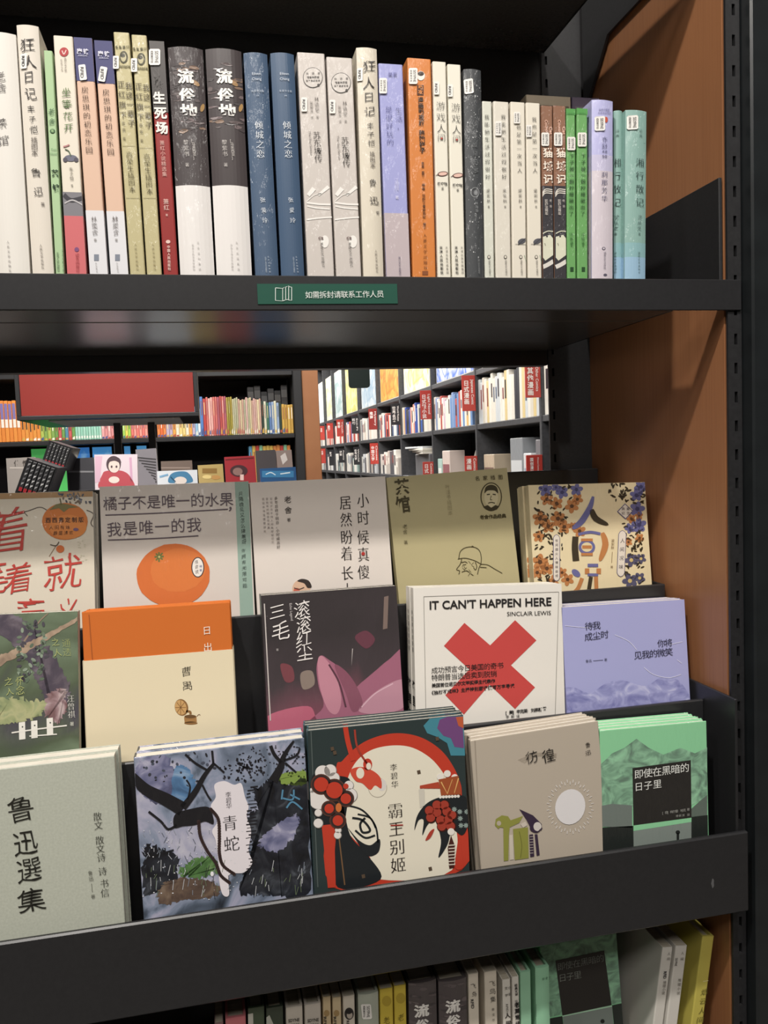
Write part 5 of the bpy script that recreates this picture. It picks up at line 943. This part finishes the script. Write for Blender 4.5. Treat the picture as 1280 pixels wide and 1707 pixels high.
for i, (x0, x1, c, lab) in enumerate(((50, 112, '#3fae4e', 'bright green lit picture box on the lower shelf of the far bookcase'), (112, 152, '#2f7fd0', 'deep blue lit picture box on the lower shelf of the far bookcase'), (152, 189, '#3f9ae0', 'sky blue lit picture box left of the divider, far bookcase'), (205, 220, '#4aa0e0', 'narrow blue lit box between the two dividers, far bookcase'), (226, 247, '#4fa8e4', 'wider blue lit box between the two dividers, far bookcase'))):
    a = onY(x0, 747-x0*.03, YB+.1); b = onY(x1-2, 747-x0*.03, YB+.1); e = empty('picture_lightbox', (a.x, YB+.1, zl+.0005), lab, 'lightbox')
    h = a.z-zl-.004
    MB().box(0, b.x-a.x, 0, .02, 0, h, BLACK, .002).build('panel_frame', e)
    m = noisy('screen_picture', [(.35, c), (.6, c), (.75, '#9fd8ec')], (9, 9, 9), 3, .3); bs = m.node_tree.nodes['Principled BSDF']
    for l in list(m.node_tree.links):
        if l.to_socket == bs.inputs['Base Color']: m.node_tree.links.new(l.from_socket, bs.inputs['Emission Color'])
    bs.inputs['Emission Strength'].default_value = .55
    MB().box(.004, b.x-a.x-.004, -.001, -.0002, .004, h-.006, m).build('lit_screen', e)
# red light-box sign over the comics table
YS = 1.9
s0, s1 = onY(28, 697, YS), onY(332, 697, YS); zb = onY(180, 697, YS).z; zt = onY(180, 560, YS).z
rs = empty('hanging_sign', ((s0.x+s1.x)/2, YS, zb), 'large red box sign in a black frame above the comics', 'sign'); hw = (s1.x-s0.x)/2; hh = zt-zb
mb = MB()
for q in ((-hw, hw, 0, .52, 0, .012), (-hw, hw, 0, .52, hh-.012, hh), (-hw, -hw+.012, 0, .52, .012, hh-.012), (hw-.012, hw, 0, .52, .012, hh-.012)): mb.box(*q, BLACK, .001)
mb.build('sign_frame', rs)
MB().box(-hw+.013, hw-.013, .004, .012, .013, hh-.013, ink('#8a2c26', 'gloss')).build('red_panel', rs)
MB().box(-hw+.08, hw-.06, .05, .44, -.003, -.0003, ink('#cfcac4', 'matte')).build('light_diffuser', rs)
cx = (s0.x+s1.x)/2
for px in (197, 254):
    X = onY(px, 740, YS+.26).x-cx
    mbp = MB(); mbp.box(X-.011, X+.011, .25, .272, 1.2255-zb, -.0035, BLACKM, .001); mbp.build('support_post', rs)
mb = MB(); mb.tube((-.15, .26, hh), (-.15, .26, RZ-zb), .006, BLACKM); mb.build('hanger_rod', rs)
mb = MB(); mb.tube((.15, .26, hh), (.15, .26, RZ-zb), .006, BLACKM); mb.build('hanger_rod', rs)
# comics table
ct = empty('display_table', (-.35, 1.6, 0), 'dark display table of comics behind the bookcase', 'table')
MB().box(-.75, .80, -.45, .75, 1.195, 1.225, BLACK, .003).build('table_top', ct)
MB().box(-.70, .75, -.40, .70, 0, 1.194, BLACKM, .003).build('table_body', ct)
ZT = 1.2255
def stand(label, name, pts, Y, t, col, art=None, kind='gloss', lean=6, cat='book', pages=PAGES):
    """a book or box standing on the table: pts = top-left and top-right in the photo"""
    tt = dict(zf=ZT-.0002, y0=Y, th=lean)
    fr, w, h = face_frame(tt, pts[0], pts[1], 14)
    fr.O = fr.O+fr.V*(t*math.sin(math.radians(lean))+.0006)
    r = empty(name, fr.mw(), label, cat, 'comics on the table behind'); mb = MB(); m = ink(col, kind)
    mb.box(0, w, 0, .001, 0, h, m); mb.box(0, w, t-.001, t, 0, h, m); mb.box(0, .001, .001, t-.001, 0, h, m)
    A = Art(fr, mb, 14, kind, (0, w, 0, h)); A.w = w; A.h = h
    if art: art(A)
    mb.build('cover', r); MB().box(.0011, w-.0003, .0011, t-.0011, .0003, h-.0003, pages).build('page_block', r); return r
def c_pink(A):
    A.poly([(420, 470), (440, 455), (500, 455), (535, 480), (545, 530), (410, 530)], '#c2525c', 1, True); A.ell(466, 428, 30, 34, '#5a4a50', 2); A.ell(468, 436, 23, 27, '#ecd6cc', 3); A.poly([(440, 420), (450, 402), (470, 398), (490, 404), (496, 424), (470, 414)], '#5a4a50', 4, True); A.ell(458, 438, 4, 5, '#5a4a50', 5); A.ell(478, 438, 4, 5, '#5a4a50', 5); A.ell(468, 492, 22, 14, '#ecdcd2', 3)
    A.poly([(390, 395), (420, 395), (410, 500), (390, 505)], '#dcb4c8', 1); A.line([(535, 400), (540, 500)], 10, '#d8a8c4', 1)
stand('pale pink comic with a dark haired girl in red on the cover', 'comic_book', ((387, 392), (563, 390)), 1.36, .014, '#e2d2da', c_pink)
def c_blue(A):
    A.poly([(690, 500), (700, 470), (730, 458), (770, 462), (790, 500), (720, 505)], '#4a88b0', 2, True); A.ell(740, 495, 26, 16, '#e8dcd4', 3); A.line([(655, 480), (690, 470)], 8, '#7fb0d4', 2); A.line([(700, 480), (720, 500)], 5, '#2c5878', 4)
stand('white comic with blue hair picture, right of the pink comic', 'comic_book', ((644, 460), (809, 454)), 1.36, .014, '#dfe4ea', c_blue)
def c_yel(A): A.rect(830, 445, 890, 465, '#8a6a34', 2); A.ell(850, 480, 20, 8, '#d8c07a', 2); A.ell(885, 482, 20, 9, '#b88a4a', 2)
stand('yellow brown comic right of the white and blue one', 'comic_book', ((811, 436), (914, 430)), 1.50, .016, '#b0985a', c_yel)
def c_red(A): A.ell(980, 455, 36, 24, '#4a3034', 2); A.ell(975, 458, 20, 16, '#8a6a64', 3); A.rect(985, 470, 1000, 494, '#d8b8b0', 3); A.line([(925, 410), (1040, 402)], 5, '#6a2428', 2)
stand('dark red comic in the middle of the comics table', 'comic_book', ((920, 402), (1046, 396)), 1.62, .016, '#9c2c34', c_red)
stand('dark grey comic right of the red one', 'comic_book', ((1048, 376), (1130, 372)), 1.80, .02, '#4a4648')
def c_fr(A): A.poly([(1150, 395), (1170, 380), (1180, 410), (1160, 430)], '#c8c0bc', 2)
stand('brown comic with a pale mark, behind the blue one', 'comic_book', ((1132, 376), (1196, 372)), 1.80, .02, '#8a7a74', c_fr)
def c_blu2(A): A.rect(1075, 455, 1205, 482, '#3a80b0', 2); A.line([(1090, 470), (1110, 462), (1130, 472)], 4, '#cfe0e8', 3); A.line([(1150, 468), (1190, 462)], 5, '#cfe0e8', 3)
stand('blue comic lying low at the right end of the table', 'comic_book', ((1066, 450), (1213, 442)), 1.50, .016, '#2c5888', c_blu2)
def c_gry(A): A.rect(660, 440, 780, 446, '#8a7a70', 2)
stand('brown grey comic behind the white and blue one', 'comic_book', ((660, 420), (788, 416)), 1.62, .02, '#6a5c54', c_gry)
def c_back(A): A.t('传情', 70, 425, 105, 424, 26, '#4a4440', 'h', 'b'); A.rect(40, 440, 140, 446, '#b0a8a0', 2)
stand('pale grey art book at the left of the comics table', 'comic_book', ((25, 408), (142, 402)), 1.72, .02, '#8f8882', c_back)
stand('charcoal box set right of the tilted black and white volumes', 'box_set', ((275, 418), (386, 412)), 1.52, .07, '#3c3c40', lambda A: A.rect(280, 455, 384, 462, '#77777a', 2), cat='box set')
def c_stairs(A):
    for i in range(9): A.line([(560+i*10, 400+i*12), (640, 408+i*12)], 5, '#3a383a', 2, False)
stand('grey comic with dark slanting stripes behind the pink one', 'comic_book', ((556, 372), (640, 366)), 1.66, .02, '#77747a', c_stairs)
def box_set(label, q, Y, n=6):
    """a tilted slip-cased set of black and white volumes; q = corners TL, TR, BR, BL of its spines"""
    P = [onY(*K(14, *p), Y) for p in q]; U = (P[1]-P[0]); w = U.length; U.normalize(); V = (P[0]-P[3]); h = V.length; V = (V-U*V.dot(U)).normalized(); N = U.cross(V)
    fr = Frame(P[3], U, V); r = empty('box_set', fr.mw(), label, 'box set', 'tilted manga box sets'); 
    mb = MB(); mb.box(-.004, 0, .002, .13, -.004, h+.004, BLACK); mb.box(w, w+.004, .002, .13, -.004, h+.004, BLACK); mb.box(0, w, .002, .13, h, h+.004, BLACK); mb.box(0, w, .002, .13, -.004, 0, BLACK); mb.box(0, w, .126, .13, 0, h, BLACK); mb.build('slip_case', r)
    for i in range(n):
        a, b = w*i/n+.0006, w*(i+1)/n-.0006; mb = MB(); mb.box(a, b, 0, .12, .0005, h-.0005, ink('#38383a', 'gloss'), .001)
        for j in range(5): z = h*(.22+.15*j); mb.add([(a+.002, -.0004, z), (b-.002, -.0004, z+.006), (b-.002, -.0004, z+h*.1), (a+.002, -.0004, z+h*.08)], [(0, 1, 2, 3)], ink(rng.choice(['#a9a9aa', '#cfcfce', '#77777a']), 'gloss'))
        mb.add([(a+.001, -.0004, h*.04), (b-.001, -.0004, h*.04), (b-.001, -.0004, h*.16), (a+.001, -.0004, h*.16)], [(0, 1, 2, 3)], ink('#b02c34', 'gloss')); mb.build('volume', r)
    return r
box_set('front tilted set of black and white volumes with red feet', ((130, 415), (240, 452), (192, 560), (70, 540)), 1.30)
box_set('rear tilted set of black and white volumes, lying higher', ((222, 345), (305, 372), (262, 450), (178, 420)), 1.42)
# long wall bookcase running away on the right
XW = 1.45
wb = empty('bookcase', (XW, 6.0, 0), 'long dark wall bookcase running into the distance on the right', 'bookcase')
DV = [1.82, 2.68, 3.57, 4.46, 5.35, 6.2, 7.08, 7.95, 8.7, 9.4, 10.1]
GREY = noisy('dark_grey_shelf', [(.3, '#3a3b3e'), (.7, '#46474b')], (60, 60, 60), 2, .45)
def wbx(name, x0, x1, y0, y1, z0, z1, m=GREY, b=.002): return MB().box(x0-XW, x1-XW, y0-6, y1-6, z0, z1, m, b).build(name, wb)
for z in (.5, .9, 1.245, 1.55, 1.843): wbx('shelf_board', XW, XW+.26, DV[0]+.012, DV[-1]-.012, z-.028, z)
for y in DV: wbx('upright', XW-.004, XW+.262, y-.011, y+.011, 0, 2.55)
wbx('back_panel', XW+.263, XW+.275, DV[0]-.01, DV[-1]+.01, 0, 2.55, ink('#26262a', 'matte'))
wbx('top_board', XW-.004, XW+.275, DV[0]-.01, DV[-1]+.01, 2.551, 2.58)
BAY = ['nearest', 'second', 'third', 'fourth', 'fifth', 'sixth', 'seventh', 'eighth', 'ninth', 'last']
PALS = [['#dcd8cc', '#c9c4b8', '#e4e0d6', '#4a4a50'], ['#e0dccf', '#d4cfc0', '#e8e4da', '#c9d0d4', '#5f86b4', '#d9c48a', '#e4e0d6', '#3f4248'], ['#dcd4c8', '#e4ded2', '#b85a54', '#7f9ac4', '#c8b0c0', '#d8b06a', '#e8e2d8', '#6a8fc0'], ['#3f5fa8', '#38509a', '#c88a78', '#d8d0c4', '#d0a878', '#3a3a3e', '#4a4a50', '#c8c4ba'], ['#e4e0d8', '#d8d4cc', '#5a6a8a', '#c8503f', '#2f3440', '#b8c4cc'], ['#e8e4dc', '#e0dcd4', '#d8c8b8', '#8a8a90'], ['#e4e0d8', '#5a6aa8', '#b85048', '#e8e4dc'], ['#d8d4cc', '#c04a40', '#e4e0d8'], ['#e4e0d8', '#b8b4ac', '#c04a40'], ['#e4e0d8', '#c8c4bc', '#8a8a90']]
STUFF = MB()
def wall_row(i, z, n, hmin, hmax, pal, label, group, fill=1.0, bandp=.5, single=True):
    y0, y1 = DV[i]+.013, DV[i+1]-.013; L = (y1-y0)*fill; w = L/n
    for k in range(n):
        h = rng.uniform(hmin, hmax); c = rng.choice(pal); a = y1-w*(k+1); d = .15
        mb = MB(); mb.box(0, d, .0008, w-.0008, 0, h, ink(c, 'gloss'), .002)
        q = rng.random(); x = -.0008
        if q < bandp: z0, z1 = h*rng.uniform(.35, .55), h*rng.uniform(.7, .92); mb.add([(x, w*.25, z0), (x, w*.75, z0), (x, w*.75, z1), (x, w*.25, z1)], [(0, 1, 2, 3)], ink(rng.choice(['#3a3a40', '#8a4a44', '#5a6a80', '#e8e4da']), 'gloss'))
        if not single:
            off = (XW+.012, a, z+.0005); n0 = len(STUFF.v); STUFF.v += [(v[0]+off[0], v[1]+off[1], v[2]+off[2]) for v in mb.v]
            for f, m_ in zip(mb.f, mb.m): STUFF.f.append(tuple(n0+j for j in f)); STUFF.m.append(STUFF.mi(mb.mats[m_]))
            continue
        o = mb.build('book'); o.location = (XW+.012, a, z+.0005); prop(o, label, 'book', group)
for i in range(10):
    n = [10, 25, 22, 20, 16, 16, 14, 12, 12, 10][i]
    wall_row(i, 1.55, n, *((.215, .255) if i < 2 else (.17, .215)), PALS[i], 'book in the upper row of the %s bay of the right-hand wall bookcase' % BAY[i], 'upper row books, %s bay of the wall bookcase' % BAY[i], .96 if i != 2 else .9, single=i in (1, 2, 3, 4))
for i in range(4, 10):
    wall_row(i, 1.245, 9, .12, .2, ['#d8d8d4', '#c8ccd0', '#8fa8a4', '#b8b0a8', '#5a5a60', '#e4e0d8'], 'book on the lower row of the %s bay of the right-hand wall bookcase' % BAY[i], 'lower row books, %s bay of the wall bookcase' % BAY[i], .8, single=False)
prop(STUFF.build('book'), 'many small distant books filling the far bays and lower rows of the wall bookcase', 'books', None, 'stuff')
# loose things on the near lower shelves
def shelf_box(name, label, cat, ys, ye, zs, h, d, col, x=.02, band_=None, kind='wrap'):
    r = empty(name, (XW+x, ys, zs+.0006), label, cat)
    MB().box(0, d, 0, ye-ys, 0, h, ink(col, kind), .003).build('box_body', r)
    if band_: MB().add([(-.0006, .01, h*.1), (-.0006, ye-ys-.01, h*.1), (-.0006, ye-ys-.01, h*.5), (-.0006, .01, h*.5)], [(0, 1, 2, 3)], ink(band_, 'gloss')).build('box_label', r)
    return r
shelf_box('gift_box', 'clear wrapped tall box in the second bay of the wall bookcase, lower shelf', 'box', 2.96, 3.12, 1.245, .215, .1, '#8a8f94', .02, '#c9cdd0')
shelf_box('gift_box', 'small white box in front of the clear wrapped one, second bay', 'box', 2.86, 2.95, 1.245, .14, .08, '#d4d6d8', .02, '#9aa4b4')
shelf_box('gift_box', 'grey tin at the near end of the second bay, lower shelf', 'box', 2.70, 2.80, 1.245, .2, .1, '#77757a', .02, '#b8b4b0')
shelf_box('gift_box', 'beige low box in the second bay beside its far divider', 'box', 3.36, 3.52, 1.245, .14, .1, '#b8a890', .02, '#6a5a50')
shelf_box('gift_box', 'pale pink box in the third bay, lower shelf', 'box', 4.16, 4.32, 1.245, .17, .1, '#d0c0b8', .02, '#8a5a60')
shelf_box('gift_box', 'teal box in the third bay, lower shelf', 'box', 4.34, 4.43, 1.245, .12, .1, '#a8c8c0', .02, '#e0e4e0')
for k, (y, a) in enumerate(((3.72, .35), (3.82, .42), (3.93, .38))):
    o = MB().box(0, .012, 0, .15, 0, .17, ink(['#a8a8a4', '#8a8680', '#c8c4ba'][k], 'wrap'), .001).build('magazine'); o.location = (XW+.06, y, 1.249); o.rotation_euler = (0, .3, -a); prop(o, 'wrapped magazine leaning in the third bay, %s of three' % ['nearest', 'middle', 'farthest'][k], 'magazine', 'magazines in the third bay')
for k in range(4):
    o = MB().box(0, .2, 0, .28, 0, .012, ink(['#d4d0c4', '#a8a49a', '#e0dcd2', '#c4c8cc'][k], 'wrap'), .001).build('magazine'); o.location = (XW-.03+k*.006, 4.62+k*.02, 1.4003+k*.0135); o.rotation_euler = (0, 0, .1*k-.1); prop(o, ['lowest', 'second', 'third', 'topmost'][k]+' magazine of the pale pile on the crate, fourth bay', 'magazine', 'pale magazine pile')
shelf_box('crate', 'grey crate under the pale magazine pile, fourth bay', 'crate', 4.60, 4.98, 1.245, .1538, .2, '#6a6a6e', .012, None, 'gloss')
# posters above the shelves
def poster(i, cols, label):
    y0, y1 = DV[i]+.03, DV[i+1]-.03
    r = empty('poster', (XW+.03, y0, 1.8436), label, 'poster')
    MB().box(.0, .012, 0, y1-y0, 0, .52, ink('#c9c5bc'), .001).build('poster_board', r)
    m = noisy('poster_print', [(.36, cols[0]), (.47, cols[1]), (.56, cols[2]), (.66, cols[0])], (3, 4, 5), 2, .35, False, None, 1.5)
    MB().add([(-.0008, .012, .012), (-.0008, y1-y0-.012, .012), (-.0008, y1-y0-.012, .508), (-.0008, .012, .508)], [(0, 1, 2, 3)], m).build('poster_print', r)
for i, c, l in ((1, ('#e4e0d8', '#d0ccc4', '#c4ccd4'), 'pale poster above the second bay of the wall bookcase'), (2, ('#e8e8e4', '#3f6fd0', '#d8dce4'), 'white and strong blue poster high on the wall bookcase'), (3, ('#d8dc9a', '#e8e4d8', '#d8d05a'), 'pale yellow poster right of the orange one on the wall bookcase'), (4, ('#e09a34', '#e8b04a', '#c87a2c'), 'orange poster on the wall bookcase'), (5, ('#b8ccdc', '#dce4e8', '#9ab8d0'), 'pale blue poster left of the orange one'), (6, ('#d8d478', '#c8c860', '#e8e4b0'), 'yellow poster left of the pale blue one'), (7, ('#a8bcbc', '#d0dcd8', '#8aa4a8'), 'grey-green poster far along the wall bookcase'), (8, ('#d4d8b0', '#e4e8d4', '#b8c090'), 'pale green poster near the far end of the wall bookcase'), (9, ('#dce4e8', '#c0d4e0', '#e8ecec'), 'white blue poster at the far end of the wall bookcase')): poster(i, c, l)
# category flags standing out from the uprights
def flag(q, col, text, eng, label):
    x0, y0, x1, y1 = q; P = K(13, x1, (y0+y1)/2); Y = onX(*P, XW-.006).y
    Y = min(DV, key=lambda d: abs(d-Y)); 
    a = onY(*K(13, x0, y1), Y-.014); b = onY(*K(13, x1, y1), Y-.014); c = onY(*K(13, x0, y0), Y-.014)
    sh_ = XW-.0045-b.x; a.x += sh_
    w = XW-.0045-a.x; h = c.z-a.z; r = empty('category_flag', (a.x, Y-.014, a.z), label, 'sign', 'category flags on the wall bookcase')
    MB().box(0, w, 0, .008, 0, h, ink(col, 'gloss'), .001).build('flag_board', r)
    mb = MB(); n = len(text); s = min(w*.42, h*.8/max(n, 1)); 
    for i, ch in enumerate(text):
        V, F = glyph(ch, .02); mb.add([(w*.32+(x-.5)*s, -.0006, h*.86-s*.5-i*s*1.05+(y-.36)*s) for x, y in V], F, ink('#ece6e2', 'gloss'))
    if eng:
        V, F = glyph(eng, .01); L = max(v[0] for v in V); s2 = h*.7/L; s2y = min(s2, w*.3)
        mb.add([(w*.68+y*s2y, -.0006, h*.88-x*s2) for x, y in V], F, ink('#ece6e2', 'gloss'))
    if text: mb.build('flag_lettering', r)
RF = '#b8392f'; BF = '#2a2a2e'
for q, c, t, e, l in (((1050, 40, 1120, 203), RF, '其他漫画', 'Other Comics', 'tall red category flag nearest to us at the right of the opening'), ((745, 100, 806, 266), RF, '日式漫画', 'Japanese Comic', 'large red category flag hanging beside the white books, second nearest'), ((553, 170, 604, 304), RF, '日式轻小说', 'Light Novel', 'red category flag right of the blue spines, third nearest'), ((415, 230, 456, 330), BF, '世界名著', 'World Fiction', 'black category flag left of the blue spines'), ((313, 255, 352, 352), '#8f2c28', '推理', 'Mystery', 'dark red category flag below the pale blue poster'), ((237, 288, 270, 370), BF, '科幻', 'Sci-Fi', 'black category flag below the yellow poster'), ((170, 305, 203, 383), RF, '青春', 'Youth', 'red category flag below the grey-green poster'), ((125, 322, 154, 393), RF, '悬疑', '', 'red category flag below the pale green poster'), ((90, 335, 112, 400), RF, '言情', '', 'red category flag at the far end, upper row'),
    ((318, 415, 356, 512), RF, '中国文学', 'Chinese', 'red category flag on the lower row, right of the black ones'), ((243, 432, 271, 515), BF, '世界文学', 'World', 'black category flag on the lower row, nearest of three black ones'), ((178, 440, 206, 505), BF, '诗歌', 'Poetry', 'black category flag on the lower row, middle of three black ones'), ((132, 445, 156, 518), BF, '散文', '', 'black category flag on the lower row, farthest of three black ones'), ((95, 440, 117, 508), RF, '名家', '', 'red category flag at the far end, lower row'),
    ((1053, 470, 1127, 560), RF, '国创漫画', 'Chinese Comics', 'red category flag low at the right edge of the opening'), ((755, 475, 813, 560), RF, '漫画', 'Comics', 'red category flag low beside the wrapped boxes, second bay'), ((560, 502, 609, 570), RF, '日式', 'Comics', 'red category flag low beside the pale magazine pile')): flag(q, c, t, e, l)
# dark hanging sign
hs0, hs1 = onY(582, 647, 2.6), onY(617, 647, 2.6); w = hs1.x-hs0.x
hs = empty('hanging_sign', (hs0.x, 2.6, hs0.z), 'small dark green hanging sign in front of the posters', 'sign')
mb = MB(); mb.prism([(.012, 0), (w-.012, 0), (w-.003, .004), (w, .012), (w, .32), (0, .32), (0, .012), (.003, .004)], 1, 0, .012, ink('#1f2a28', 'gloss')); mb.build('sign_plate', hs)
mb = MB(); mb.tube((w/2, .006, .3203), (w/2, .006, RZ-hs0.z), .004, BLACKM); mb.build('hanger_rod', hs)
